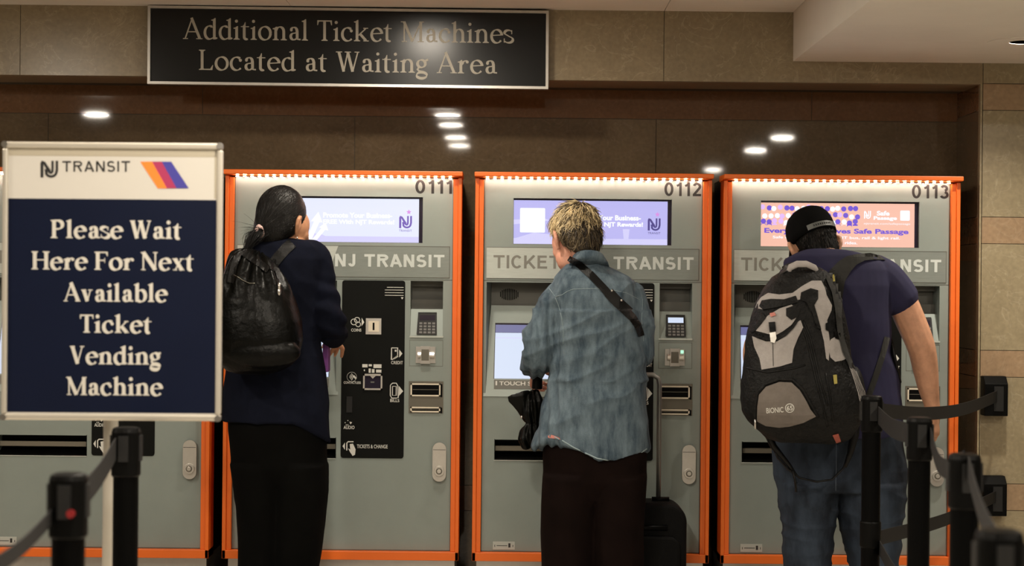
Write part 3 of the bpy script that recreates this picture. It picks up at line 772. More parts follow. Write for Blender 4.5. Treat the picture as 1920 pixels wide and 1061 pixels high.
def signline(mb,body,xa,xb,yb,ya,w,t,fmap,slope,x_ref,y=None,track=.03,mi=0):
    geo=serif2d(body,w,t,track)
    put2d(mb,geo,lambda u,v: fmap(u,v+slope*(u-x_ref)),mi,fit=(xa,xb,yb,ya),cap=1.0)
def fm1(u,v): p=W(u,v,SY+.0105); return p
lt=MB(); signline(lt,'Additional Ticket Machines',343,964,73,34.5,.135,.05,fm1,.0133,343)
lt.build('lettering',M['sign_letter'],hs)
lt=MB(); signline(lt,'Located at Waiting Area',373,932,131,93,.135,.05,fm1,.0133,373)
lt.build('lettering',M['sign_letter'],hs)

# ------------------------------------------------------------ waiting sign on its stand
QY = F/716-D
ws = thing('waiting_sign', (W(198,600,QY).x,QY+.03,0), 'navy and white please wait sign in a silver frame on a silver pole', 'sign')
q4=[W(4,265,QY),W(417,268.5,QY),W(413,790,QY),W(1,787,QY)]
q=plane_sign(q4,0)
fr=MB(); uw,vw=.026,.023
for (u0,v0,u1,v1) in ((0,0,1,vw),(0,1-vw,1,1),(0,vw,uw,1-vw),(1-uw,vw,1,1-vw)):
    fr.hexa([q(u0,v1),q(u1,v1),back(q(u1,v1),.022),back(q(u0,v1),.022),q(u0,v0),q(u1,v0),back(q(u1,v0),.022),back(q(u0,v0),.022)])
fro=fr.build('frame',M['chrome_warm'],ws,bevel=.005,seg=3)
for u,v in ((.012,.01),(.988,.01),(.988,.99),(.012,.99)): p=q(u,v); cc=MB(); cc.cyl((p.x,p.y-.004,p.z),(p.x,p.y+.01,p.z),.0085,14); cc.build('corner_cap',M['chrome'],fro)
fc=MB(); 
def card(u0,v0,u1,v1,y0,y1,mi): fc.hexa([back(q(u0,v1),y0),back(q(u1,v1),y0),back(q(u1,v1),y1),back(q(u0,v1),y1),back(q(u0,v0),y0),back(q(u1,v0),y0),back(q(u1,v0),y1),back(q(u0,v0),y1)],mi)
card(.01,.01,.99,.99,.008,.018,0)
card(.02,.204,.98,.972,.0075,.0085,1)
for q_ in (0,): card(.024,.022,.976,.05,.0076,.0085,2); card(.962,.022,.976,.2,.0076,.0085,2)
fc.build('sign_face',[M['sign_white'],M['sign_navy'],M['sign_edge']],ws)
fq=lambda u,v: W(u,v,QY+.0068)
for body,xa,xb,yb in (('Please Wait',95,340,447),('Here For Next',59,363,506),('Available',119,315,565.5),('Ticket',150,284,624),('Vending',131,302,683),('Machine',124,306,741)):
    wl=MB(); signline(wl,body,xa,xb,yb,yb-34,.21,.06,fq,.007,210,track=.015)
    wl.build('lettering',M['sign_cream'],ws)
hl=MB()
put2d(hl,nj_mark(),lambda u,v:fq(u,v),0,fit=(76,109,333,301)); put2d(hl,caps2d('TRANSIT',.14,.19),fq,0,fit=(117,244,322.5,301.5))
hl.build('operator_lettering',M['letter_black'],ws)
sp=MB()
for k,(x0,x1,b0,b1) in enumerate(((263,285,296,313),(285,303,313,331),(303,321,331,354))):
    sp.face([fq(x0,303),fq(x1,303),fq(b1,353),fq(b0,353)],k)
sp.build('stripe_emblem',[M['stripe_orange'],M['stripe_magenta'],M['stripe_blue']],ws)
px=W(198,850,QY+.04)
MB().cyl((px.x,QY+.1,.02),(px.x,QY+.1,W(198,700,QY).z),.0195,24).box((px.x-.015,QY+.02,W(198,740,QY).z),(px.x+.015,QY+.1,W(198,720,QY).z)).build('pole',M['chrome_warm'],ws,smooth=False)
MB().lathe((px.x,QY+.1,0),[(.075,0),(.075,.012),(.05,.02),(.02,.025)],36).build('base',M['satin'],ws)

# ------------------------------------------------------------ belt barriers
def post(px, s, label, top=.982, turn=0.0):
    y=F/s-D; p=W(px,800,y); x=p.x
    t=thing('barrier_post',(x,y,0),label,'barrier post','black belt barrier posts')
    MB().lathe((x,y,0),[(.175,0),(.175,.012),(.16,.02),(.05,.035),(.035,.05)],36).build('base',M['black'],t,smooth=False)
    MB().cyl((x,y,.04),(x,y,top-.11),.032,28).build('pole',M['black_gloss'],t,smooth=False)
    hd=MB()
    R=[]
    for z,r in ((top-.125,.033),(top-.12,.036),(top-.012,.036),(top-.003,.033),(top,.026)):
        R.append([(x+r*math.copysign(abs(math.cos(k*math.pi/16))**.75,math.cos(k*math.pi/16)), y+r*math.copysign(abs(math.sin(k*math.pi/16))**.75,math.sin(k*math.pi/16)), z) for k in range(32)])
    hd.rings(R); ho=hd.build('belt_head',M['black'],t,smooth=False)
    cp=MB()
    for a in (0,90,180,270):
        a=math.radians(a+turn); c,s_=math.cos(a),math.sin(a)
        for z0,z1 in ((top-.085,top-.02),):
            vs=[]
            for z in (z0,z1):
                for (d,w) in ((.03,-.014),(.0395,-.012),(.0395,.012),(.03,.014)): vs.append((x+c*d-s_*w,y+s_*d+c*w,z))
            cp.add(vs,[(0,1,2,3),(7,6,5,4),(0,4,5,1),(1,5,6,2),(2,6,7,3),(3,7,4,0)])
    cp.build('belt_clips',M['rubber'],ho)
    lc=MB(); lc.lathe((x,y,.46),[(.034,0),(.036,.004),(.036,.086),(.034,.09)],28); lc.build('lower_belt_head',M['black'],t)
    return Vector((x,y,top))
PA=post(237,739,'black belt post just right of the silver pole under the waiting sign')
PB=post(130,971,'black belt post in front at the lower left, with a red dot')
P1=post(1634,545,'black belt post in front of the backpack wearer, left one of the close pair')
P2=post(1724,650,'black belt post covering the jeans leg, right one of the close pair')
P3=post(1809,830,'blurred black belt post third from the left at the right side')
P4=post(1876,1207,'most blurred black belt post in the lower right corner')
pb=[o for o in COL.objects if o.name.startswith('barrier_post')][1]
rd=MB(); c_=W(133,963,PB.y-.036); rd.cyl((c_.x,PB.y-.03,c_.z),(c_.x,PB.y-.042,c_.z),.008,16); tag(rd.build('release_button',M['red'],pb),'small red dot')
# wall units
def wall_unit(px,py,label):
    c=W(px,py,PF); t=thing('belt_wall_unit',(c.x,PF,c.z),label,'wall unit','belt units on the right wall')
    w,h,d=.052,.088,.075
    m=MB(); x,z=c.x,c.z
    prof=[(0,-h),(-d,-h),(-d,h*.62),(-d*.55,h),(0,h)]
    m.rings([[(x+sx_,PF+a,z+b) for a,b in prof] for sx_ in (-w,w)])
    m.build('housing',M['black'],t,bevel=.003)
    MB().box((x-.012,PF-d-.008,z-h*.75),(x+.03,PF-d,z+h*.5)).build('belt_mouth',M['rubber'],t)
    for dz in (-.7,.66): pass
    return Vector((x,PF-d-.006,z))
WU=wall_unit(1860,741,'upper black belt unit on the marble wall at right')
WL=wall_unit(1858,927,'lower black belt unit on the marble wall at right')
def belt(P,label,w=.05):
    # smooth the path
    Q=[]; P=[Vector(p) for p in P]
    for i in range(len(P)-1):
        p0=P[max(i-1,0)];p1=P[i];p2=P[i+1];p3=P[min(i+2,len(P)-1)]
        for k in range(6):
            t=k/6; Q.append(.5*((2*p1)+(p2-p0)*t+(2*p0-5*p1+4*p2-p3)*t*t+(3*p1-p0-3*p2+p3)*t**3))
    Q.append(P[-1])
    o=MB().ribbon(Q,w).build('barrier_belt',M['belt'],smooth=False)
    return tag(o,label,'barrier belt','black barrier belts')
Z=.93
def mid(a,b,t,sag): p=a.lerp(b,t); p.z-=sag; return p
a=P1.copy(); a.z=W(1660,770,P1.y).z; a.x+=.04
belt([a,mid(a,WU,.3,.03),mid(a,WU,.65,.035),WU],'black belt from the wall unit to the left post of the pair')
a=P1.copy(); a.z=.918; b=P2.copy(); b.z=.935; a.x+=.02; b.x-=.03
belt([a,mid(a,b,.5,.015),b],'short black belt between the close pair of posts',.06)
a=P2.copy(); a.z=.935; a.x+=.03; b=P3.copy(); b.z=.965
belt([a,mid(a,b,.3,.06),mid(a,b,.7,.045),b],'thin black belt curving back to the third post')
a=P3.copy(); a.z=.955; b=P4.copy(); b.z=.95; a.y-=.035
belt([a,mid(a,b,.5,.02),b],'blurred black belt running forward to the lower right corner')
a=P1.copy(); a.z=W(1660,1008,P1.y).z; a.x+=.035
belt([a,mid(a,WL,.5,.02),WL],'lower black belt from the left post of the pair to the wall')
a=P1.copy(); a.z=W(1650,1025,P1.y).z; a.x+=.03; b=P2.copy(); b.z=.46
belt([a,mid(a,b,.5,.02),b],'lower black belt running down between the close pair of posts')
a=PA.copy(); a.z=.93; b=PB.copy(); b.z=.93; a.y-=.03; a.x-=.02; b.x+=.02
belt([a,mid(a,b,.5,.01),b],'black belt joining the two posts at the left',.055)
a=PB.copy(); a.z=.90; a.x-=.03; b=W(-30,1075,PB.y-.75)
belt([a,mid(a,b,.5,.01),b],'blurred black belt leaving the frame at lower left',.03)
# ------------------------------------------------------------ people: cloth and skin materials
def cloth(name, col, col2=None, scale=30, rough=.85, bump=.25, bscale=900, var=.12, sheen=.1, stretch=(1,1,1), spec=None):
    if spec is None: spec=.06 if max(col)<.04 and not col2 else .25
    return mat(name, col, rough, 0, var=0 if col2 else var, scale=scale, bump=bump, bscale=bscale, col2=col2, spec=spec, sheen=sheen, stretch=stretch)
def skin(name, c):
    m = mat(name, c, .5, 0, var=.14, scale=28, bump=.12, bscale=350, spec=.35)
    b = m.node_tree.nodes['Principled BSDF']
    b.inputs['Subsurface Weight'].default_value = .12
    b.inputs['Subsurface Radius'].default_value = (.012,.005,.003)
    return m
M['skin_tan']=skin('tan_skin',(0.50,0.25,0.14)); M['skin_fair']=skin('fair_skin',(0.62,0.31,0.22)); M['skin_warm']=skin('warm_skin',(0.50,0.265,0.165))
M['eye']=mat('eye_white',(0.7,0.68,0.65),.2); M['iris']=mat('dark_iris',(0.03,0.02,0.015),.15)
M['navy_wool']=cloth('navy_wool',(0.0048,0.0060,0.0125),scale=14,rough=.9,var=.25,sheen=0)
M['black_cotton']=cloth('black_cotton',(0.0016,0.0016,0.0014),scale=12,var=.25,sheen=0)
M['brown_cotton']=cloth('dark_brown_cotton',(0.0062,0.0032,0.0027),scale=12,var=.25,sheen=0)
M['denim']=cloth('washed_denim',(0.034,0.058,0.084),(0.165,0.225,0.27),sheen=0,scale=13,bump=.6,bscale=420,stretch=(1.6,1.6,.5))
M['denim_pale']=cloth('pale_denim_seam',(0.26,0.34,0.37),scale=60)
M['jeans']=cloth('blue_jeans',(0.0015,0.0028,0.0068),(0.036,0.052,0.078),sheen=0,scale=5.5,bump=.3,bscale=700,stretch=(1,1,.4))
M['jeans_seam']=cloth('jeans_seam',(0.05,0.065,0.09),scale=60)
M['hair_crop']=mat('cropped_black_hair',(0.0045,0.004,0.0035),.7,var=.3,scale=60,spec=.15)
M['navy_tee']=cloth('navy_jersey',(0.0175,0.0165,0.047),scale=10,var=.12,sheen=0)
M['pack_nylon']=mat('black_nylon',(0.0012,0.0013,0.001),.36,var=.25,scale=15,bump=.35,bscale=40,spec=.13)
M['pack_black']=cloth('black_pack_cloth',(0.008,0.008,0.008),scale=30,sheen=0,rough=.55,var=.4,bump=.6,bscale=90,spec=.14)
M['pack_grey']=cloth('grey_pack_cloth',(0.33,0.31,0.30),scale=30,rough=.75,var=.10,bump=.3,bscale=350)
M['pack_taupe']=cloth('taupe_pack_cloth',(0.15,0.13,0.115),scale=30,rough=.75,var=.10)
M['leather']=mat('black_leather',(0.0045,0.0045,0.0045),.4,spec=.2,var=.2,scale=30,bump=.2,bscale=300)
M['strap_grey']=cloth('charcoal_webbing',(0.026,0.026,0.0245),scale=60,rough=.8)
M['hair_black']=mat('black_hair',(0.0042,0.0037,0.0034),.42,var=.3,scale=40,bump=.4,bscale=160,stretch=(1,1,.2),spec=.3)
M['hair_brown']=mat('brown_black_hair',(0.014,0.009,0.0065),.6)
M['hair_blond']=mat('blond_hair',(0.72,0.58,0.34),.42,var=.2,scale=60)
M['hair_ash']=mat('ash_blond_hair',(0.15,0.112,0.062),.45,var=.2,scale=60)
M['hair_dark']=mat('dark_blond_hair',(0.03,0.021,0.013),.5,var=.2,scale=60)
M['scrunchie']=cloth('pale_pink_tie',(0.72,0.5,0.47),scale=80)
M['cap']=cloth('black_cap_cloth',(0.0028,0.0028,0.0028),scale=20,rough=.85,sheen=0)
M['cap_strap']=mat('grey_cap_strap',(0.085,0.09,0.087),.5)
M['purple']=mat('purple_cover',(0.16,0.035,0.22),.4)
M['shoe']=mat('black_shoe',(0.012,0.012,0.012),.45)
M['case']=mat('black_suitcase_cloth',(0.003,0.003,0.003),.6,spec=.1,var=.2,scale=60,bump=.2,bscale=300)
M['tube']=mat('grey_tube',(0.20,0.20,0.19),.35,metal=.7)
M['tagred']=cloth('red_tag',(0.42,0.10,0.07)); M['tagpink']=cloth('pink_tag',(0.5,0.2,0.17)); M['tagyellow']=cloth('yellow_tag',(0.35,0.30,0.08)); M['white_clip']=mat('white_clip',(0.75,0.74,0.7),.35)
M['ear_dot']=M['chrome']

def ring(py, xl, xr, y, hd, n=36, p=.88, tilt=0.0, low=None):
    """A level cross-section: left and right edge as seen, centre depth y, half depth hd."""
    c=W((xl+xr)/2,py,y); hw=(W(xr,py,y)-W(xl,py,y)).length/2; out=[]
    for k in range(n):
        a=2*math.pi*k/n; cx,sx_=math.cos(a),math.sin(a)
        x=c.x+hw*math.copysign(abs(cx)**p,cx); yy=y+hd*math.copysign(abs(sx_)**p,sx_)
        z=c.z+tilt*(yy-y)
        if low: z=low(x,yy,c)
        out.append(Vector((x,yy,z)))
    return out
def limb(mb, path, y, n=16):
    """path of (px, py, depth offset, radius in px)"""
    P=[];R=[]
    for px_,py_,dy,r in path:
        P.append(W(px_,py_,y+dy)); R.append(r/(F/(D+y+dy)))
    Q=[];RR=[]
    for i in range(len(P)-1):
        p0=P[max(i-1,0)];p1=P[i];p2=P[i+1];p3=P[min(i+2,len(P)-1)]
        for k in range(5):
            t=k/5; Q.append(.5*((2*p1)+(p2-p0)*t+(2*p0-5*p1+4*p2-p3)*t*t+(3*p1-p0-3*p2+p3)*t**3)); RR.append(R[i]*(1-t)+R[i+1]*t)
    Q.append(P[-1]);RR.append(R[-1])
    # rounded ends
    d0=(Q[0]-Q[1]).normalized(); d1=(Q[-1]-Q[-2]).normalized()
    Q=[Q[0]+d0*RR[0]*.55,Q[0]+d0*RR[0]*.35]+Q+[Q[-1]+d1*RR[-1]*.35,Q[-1]+d1*RR[-1]*.55]; RR=[RR[0]*.45,RR[0]*.8]+RR+[RR[-1]*.8,RR[-1]*.45]
    mb.tube(Q,RR,n)
def fuse(name, mb, m, parent, voxel=.007, smooth=5, disp=None, loc=None, cut=None):
    """One continuous surface grown over overlapping shapes."""
    off = wloc(parent) if parent else Vector(loc or (0,0,0))
    me=bpy.data.meshes.new('tmp'); me.from_pydata(mb.v,[],mb.f)
    b=bmesh.new(); b.from_mesh(me); bmesh.ops.recalc_face_normals(b,faces=b.faces); b.to_mesh(me); b.free()
    o=bpy.data.objects.new('tmp',me); COL.objects.link(o)
    r=o.modifiers.new('r','REMESH'); r.mode='VOXEL'; r.voxel_size=voxel
    s=o.modifiers.new('s','SMOOTH'); s.factor=.5; s.iterations=smooth
    dg=bpy.context.evaluated_depsgraph_get(); nm=bpy.data.meshes.new_from_object(o.evaluated_get(dg))
    bpy.data.objects.remove(o); bpy.data.meshes.remove(me)
    nm.name=name
    if disp:
        nn=[v.normal.copy() for v in nm.vertices]
        for v,n_ in zip(nm.vertices,nn): v.co += n_*disp(v.co,n_)
    for v in nm.vertices: v.co -= off
    if cut:
        b=bmesh.new(); b.from_mesh(nm); bmesh.ops.delete(b,geom=[f for f in b.faces if cut(f.calc_center_median()+off)],context='FACES'); b.to_mesh(nm); b.free()
    nm.materials.clear(); nm.materials.append(m)
    for p in nm.polygons: p.use_smooth=True; p.material_index=0
    ob=bpy.data.objects.new(name,nm); COL.objects.link(ob)
    if parent: ob.parent=parent
    elif loc: ob.location=loc
    return ob
def nz(x,y,z): return noise.noise(Vector((x,y,z)))
def ridge(x,y,z): return (1-abs(nz(x,y,z)))**3
def bvh(*obs):
    V=[];Fs=[]
    for o in obs:
        off=wloc(o); b=len(V); V+=[v.co+off for v in o.data.vertices]; Fs+=[[b+i for i in p.vertices] for p in o.data.polygons]
    return BVHTree.FromPolygons(V,Fs)
CAMP=Vector((0,-D,H))
def hit(t,px_,py_,default=None):
    d=ray(px_,py_).normalized(); h=t.ray_cast(CAMP,d)
    return (h[0],h[1],d) if h[0] is not None else (default,None,d)
def drape(mb, t, poly, off=.004, step=6, mi=0, y=None, sink=.004):
    """A panel of cloth lying on a surface: outline poly as seen, thickness off."""
    xs_=[p[0] for p in poly]; ys_=[p[1] for p in poly]; P=[]; 
    n=len(poly)
    for i in range(n):
        a,b=poly[i],poly[(i+1)%n]; k=max(1,int(math.hypot(b[0]-a[0],b[1]-a[1])/step))
        for j in range(k): P.append((a[0]+(b[0]-a[0])*j/k,a[1]+(b[1]-a[1])*j/k))
    nb=len(P)
    def inside(x,y_):
        c=False
        for i in range(n):
            (x0,y0),(x1,y1)=poly[i],poly[(i+1)%n]
            if (y0>y_)!=(y1>y_) and x<(x1-x0)*(y_-y0)/(y1-y0)+x0: c=not c
        return c
    yy=min(ys_)+step/2
    while yy<max(ys_):
        xx=min(xs_)+step/2
        while xx<max(xs_):
            if inside(xx,yy) and all((xx-q[0])**2+(yy-q[1])**2>(step*.45)**2 for q in P[:nb]): P.append((xx,yy))
            xx+=step
        yy+=step
    r=delaunay_2d_cdt([Vector(p) for p in P],[],[list(range(nb))],1,1e-4)
    V=[];ok=True
    pts=[(p.x,p.y) for p in r[0]]
    top=[];bot=[];last=None
    hs_=[hit(t,*p) for p in pts]
    good=[i for i,h in enumerate(hs_) if h[0] is not None]
    if not good: return
    for i,h in enumerate(hs_):
        p=h[0]
        if p is None:
            j=min(good,key=lambda g_:(pts[g_][0]-pts[i][0])**2+(pts[g_][1]-pts[i][1])**2)
            dist=(hs_[j][0]-CAMP).length; p=CAMP+h[2]*dist
        top.append(p-h[2]*off); bot.append(p+h[2]*sink)
    fs=[tuple(f) for f in r[2]]
    m=len(top)
    from collections import Counter
    ed={}
    for f in fs:
        for i in range(len(f)):
            a,b=f[i],f[(i+1)%len(f)]; ed[(a,b)]=1
    rim=[(a,b) for (a,b) in ed if (b,a) not in ed]
    mb.add(top+bot, fs+[tuple(m+i for i in f[::-1]) for f in fs]+[(a,b,m+b,m+a)[::-1] for a,b in rim], mi)
def drape_line(mb, t, path, r=.0015, off=.001, step=6, mi=0, n=6):
    P=[]
    for i in range(len(path)-1):
        a,b=path[i],path[i+1]; k=max(1,int(math.hypot(b[0]-a[0],b[1]-a[1])/step))
        for j in range(k+(i==len(path)-2)):
            h=hit(t,a[0]+(b[0]-a[0])*j/k,a[1]+(b[1]-a[1])*j/k)
            if h[0] is not None: P.append(h[0]-h[2]*off)
    if len(P)>1: mb.tube(P,r,n,mi=mi)
def strip(path, w):
    """outline of a band of width w (or list) along a path, in px"""
    L=[];R=[]
    for i,p in enumerate(path):
        a=path[max(i-1,0)]; b=path[min(i+1,len(path)-1)]; dx,dy=b[0]-a[0],b[1]-a[1]; l=math.hypot(dx,dy) or 1
        ww=(w[i] if isinstance(w,list) else w)/2
        L.append((p[0]-dy/l*ww,p[1]+dx/l*ww)); R.append((p[0]+dy/l*ww,p[1]-dx/l*ww))
    return L+R[::-1]

class Head:
    def __init__(s, px_, py_, y, yaw, pitch, roll, sc=1.0):
        s.c=W(px_,py_,y); s.k=sc
        s.R=Matrix.Rotation(math.radians(yaw),3,'Z')@Matrix.Rotation(math.radians(roll),3,'Y')@Matrix.Rotation(math.radians(-pitch),3,'X')
    def p(s,x,y,z): return s.c+s.R@(Vector((x,y,z))*s.k)
    def ell(s,mb,c,r,rot=None,**kw): mb.ell(s.p(*c),[q*s.k for q in r],s.R@rot if rot else s.R,**kw)
    def tube(s,mb,pts,r,n=12,mi=0): mb.tube([s.p(*q) for q in pts],[q*s.k for q in r],n,mi=mi)
    def skull(s,mb,ear=.003,jaw=1.0):
        s.ell(mb,(0,-.012,.03),(.074,.094,.098)); s.ell(mb,(0,.03,-.015),(.066,.066,.088)); s.ell(mb,(0,.042,-.072),(.052*jaw,.05,.047))
        s.ell(mb,(0,.078,-.098),(.024,.02,.02)); s.ell(mb,(0,.068,.035),(.05,.022,.016))
        s.tube(mb,[(0,.088,.022),(0,.104,-.005),(0,.116,-.027),(0,.104,-.036)],[.009,.011,.014,.011],10)
        for q in (-1,1):
            s.ell(mb,(q*.014,.102,-.032),(.009,.009,.008)); s.ell(mb,(q*.043,.056,-.027),(.026,.026,.026)); s.ell(mb,(q*.047,.036,.004),(.026,.042,.052)); s.ell(mb,(q*.04,.04,-.058),(.026,.036,.036))
            e=Matrix.Rotation(math.radians(q*-18),3,'Z')
            s.tube(mb,[(q*.073,.006,-.045),(q*(.078+ear*.6),-.004,-.03),(q*(.086+ear),-.016,-.008),(q*(.089+ear),-.017,.014),(q*(.083+ear),-.006,.028),(q*.077,.008,.018)],[.007,.008,.0085,.009,.008,.006],10)
            s.ell(mb,(q*(.078+ear*.6),-.003,-.004),(.007+ear*.5,.014,.026),e)
        s.ell(mb,(0,.096,-.062),(.024,.012,.006)); s.ell(mb,(0,.093,-.074),(.021,.012,.007))
    def eyes(s,parent):
        for q in (-1,1):
            m=MB(); s.ell(m,(q*.031,.082,.008),(.0115,.0115,.0115)); s.ell(m,(q*.031,.0905,.008),(.006,.0045,.006),mi=1); m.build('eye',[M['eye'],M['iris']],parent,smooth=True)
def hand(mb, wrist, d, palm, side, k=1.0, curl=35, spread=6, thumb=1):
    """Palm and five fingers. d: towards the fingertips, palm: out of the palm, side: towards the thumb."""
    d=d.normalized(); palm=(palm-d*palm.dot(d)).normalized(); side=d.cross(palm)*thumb
    mb.tube([wrist-d*.01,wrist+d*.03*k,wrist+d*.075*k,wrist+d*.095*k],[.024*k,.036*k,.041*k,.034*k],16,flat=.42,up=side)
    for i,(o,l,r) in enumerate(((.030,.072,.0085),(.0105,.082,.009),(-.0105,.076,.0085),(-.030,.06,.0075))):
        p=wrist+d*(.085-.004*abs(i-1))*k+side*o*k; dd=(d*math.cos(math.radians(spread*(1.5-i)))+side*math.sin(math.radians(spread*(1.5-i)))).normalized()
        pts=[p-dd*.012*k,p]; a=0
        for f,cq in ((.45,.55),(.32,1.0),(.23,.8)):
            a+=math.radians(curl*cq*(1+.12*i)); q=(dd*math.cos(a)+palm*math.sin(a)); p=p+q*l*f*k; pts.append(p)
        mb.tube(pts,[r*k*1.05,r*k*1.05,r*k,r*k*.9,r*k*.72],9)
    p=wrist+d*.025*k+side*.028*k; t1=(side*.75+d*.65+palm*.25).normalized(); t2=(side*.2+d*.8+palm*.55).normalized()
    mb.tube([p-t1*.012*k,p,p+t1*.038*k,p+t1*.038*k+t2*.032*k,p+t1*.038*k+t2*.055*k],[.014*k,.0145*k,.0115*k,.010*k,.007*k],10)
def strands(mb, roots, fn, r=.0011, n=7, mis=(0,)):
    for q in roots:
        P=fn(q,n)
        if P: mb.tube(P,[r*(1-.75*i/(len(P)-1)) for i in range(len(P))],3,True,mi=random.choice(mis))
def shoe(parent, px_, y, name='shoe', yaw=0):
    x=W(px_,1100,y).x; m=MB()
    c,s_=math.cos(yaw),math.sin(yaw)
    def T(a,b,z): return Vector((x+a*c-b*s_, y+a*s_+b*c, z))
    R=[]
    for b,w,h in ((-.09,.025,.05),(-.085,.034,.065),(-.04,.038,.075),(.02,.038,.07),(.08,.043,.055),(.13,.044,.042),(.17,.034,.034),(.185,.018,.026)):
        R.append([T(w*math.cos(a),b,h/2+h/2*math.sin(a)) if math.sin(a)>-.3 else T(w*math.cos(a),b,.004) for a in [2*math.pi*k/16 for k in range(16)]])
    m.rings(R); o=m.build(name,M['shoe'],parent,smooth=True,sub=1)
    return o
def ground(px_,y): return Vector((W(px_,1100,y).x,y,0))

# ============================================================ person in the navy jacket (left)
Y=-.62
HD=Head(533,421,Y+.02,-41,12,0,1.12)
sk=MB(); HD.skull(sk)
sk.tube([HD.p(0,-.035,-.03),HD.p(0,-.035,-.09),W(520,455,Y),W(518,480,Y)],[.055,.052,.056,.08],18)
def shrink(rs,k):
    out=[]
    for r in rs:
        c=sum(r,Vector())/len(r); out.append([c+(p-c)*k for p in r])
    return out
jr=[(447,507,552,.0,.055),(454,486,584,.0,.085),(463,462,603,-.0,.105),(485,444,611,-.005,.125),(530,434,604,-.01,.135),(580,430,598,-.01,.132),(640,428,600,0,.13),(700,424,609,.0,.135),(750,420,614,0,.142),(790,418,617,0,.147)]
jrings=[ring(a,b,c,Y+d,e) for a,b,c,d,e in jr]
hemz=W(500,789,Y).z
def hem1(x,yy,c):
    px_=960+x/(D+yy)*F; f=max(0,min(1,(px_-575)/40)); return hemz-f*.085
jrings.append(ring(800,418,618,Y,.148,low=hem1))
sk.rings(shrink(jrings[:8],.86))
limb(sk,[(592,482,.0,20),(602,545,0,20),(617,600,.0,18),(622,620,.12,15),(624,632,.24,12)],Y)
limb(sk,[(455,490,.0,20),(440,560,.02,20),(436,630,.05,18),(470,640,.24,13)],Y)
hand(sk,W(624,636,Y+.255),Vector((-.1,.85,-.2)),Vector((-.5,-.2,-1)),None,.95,38,4,-1)
hand(sk,W(474,642,Y+.26),Vector((.35,.8,-.1)),Vector((0,-.2,-1)),None,.95,30,5,1)
hips=[ring(770,428,608,Y,.13),ring(830,432,611,Y,.135),ring(875,434,612,Y,.128),ring(905,452,600,Y,.10)]
sk.rings(shrink(hips,.86))
for path in ([(485,860,.0,36),(485,946,-.01,28),(484,1040,0,22),(482,1130,.01,17)],[(562,860,0,36),(565,946,.0,30),(556,1040,.02,23),(548,1130,.03,17)]): limb(sk,path,Y)
woman=fuse('person',sk,M['skin_tan'],None,.0055,4,loc=ground(520,Y))
tag(woman,'person in navy jacket with black ponytail and black backpack at machine 0111','person')
HD.eyes(woman)
jm=MB(); jm.rings(jrings)
limb(jm,[(578,474,0,26),(592,484,0,28),(598,520,0,28),(604,560,-.01,29),(615,600,-.01,31),(622,620,.10,26),(626,632,.22,21)],Y)
limb(jm,[(460,488,0,27),(444,560,0,28),(438,625,.02,28),(455,640,.15,23),(470,642,.23,20)],Y)
jm.tube([W(512,462,Y+.02),W(520,446,Y+.0)],[.085,.068],20)
def wj(p,n):
    d=.006*ridge(p.x*5,p.y*5,p.z*7+p.x*5)+.004*nz(p.x*9,p.y*9,p.z*9)
    q=p.x-W(608,560,Y).x
    if q>-.05 and 1.12<p.z<1.40: d+=.006*math.sin((p.z+.35*p.x)*80+4*nz(p.x*7,p.y*7,p.z*6))*max(0,min(1,(q+.05)/.04))*max(0,min(1,(1.40-p.z)/.06))
    return d
jacket=fuse('jacket',jm,M['navy_wool'],woman,.0065,4,wj)
tm=MB(); tm.rings(hips)
for L in ([(870,432,535,.0,.13),(946,446,530,-.0,.115),(1061,447,524,.0,.10),(1143,450,522,.01,.095)],[(870,512,614,.0,.13),(920,514,614,.0,.125),(985,513,608,.0,.11),(1032,511,602,.01,.105),(1061,510,597,.02,.10),(1143,512,588,.03,.095)]):
    tm.rings([ring(a,b,c,Y+d,e) for a,b,c,d,e in L])
wt=lambda p,n: .006*ridge(p.x*6,p.y*6,p.z*3.2+p.x*2)+.005*nz(p.x*7,p.y*7,p.z*5)
fuse('trousers',tm,M['black_cotton'],woman,.008,4,wt)
shoe(woman,486,Y+.03); shoe(woman,552,Y+.05)
# sleek hair drawn back to a low ponytail
hm=MB()
HD.ell(hm,(0,-.024,.036),(.085,.100,.105)); HD.ell(hm,(0,-.055,-.02),(.072,.066,.085)); HD.ell(hm,(-.052,-.02,-.015),(.036,.06,.062)); HD.ell(hm,(.05,-.03,-.0),(.036,.05,.055))
hair=fuse('hair',hm,M['hair_black'],woman,.006,6,lambda p,n:.0015*nz(p.x*60,p.y*60,p.z*14))
tie=W(487,432,Y-.085)
hb=bvh(hair); hs2=MB()
roots=[]
for k in range(520):
    a=random.uniform(0,2*math.pi); z=random.uniform(-.5,1); q=math.sqrt(1-z*z)
    roots.append(HD.R@Vector((q*math.cos(a),q*math.sin(a),z)))
hc=HD.p(0,-.03,.02)
def comb(d,n):
    P=[]; tt=(tie-hc).normalized()
    for i in range(n):
        t=i/(n-1); q=(d*(1-t)+tt*t*1.0)
        if q.length<.2: return None
        q.normalize(); h=hb.ray_cast(hc+q*.4,-q)
        if h[0] is None: return None
        P.append(h[0]+q*.0005)
    lp=HD.R.inverted()@(P[0]-HD.c)
    if lp.y>.055*HD.k: return None
    return P
strands(hs2,roots,comb,.0011,11)
pt=W(487,432,Y-.085)
def tail(q,n):
    s1,s2,s3=q; P=[]
    base=[W(489,431,Y-.08),W(481,440,Y-.10),W(468,458,Y-.125),W(457,478,Y-.14)]
    for i in range(n):
        t=i/(n-1)*3*s3; k=min(2,int(t)); p=base[k].lerp(base[k+1],t-k); w=.012+.016*math.sin(min(1,i/(n-1)*1.3)*math.pi)
        P.append(p+Vector((s1*w,s2*w,.004*math.sin(i+s1*5))))
    return P
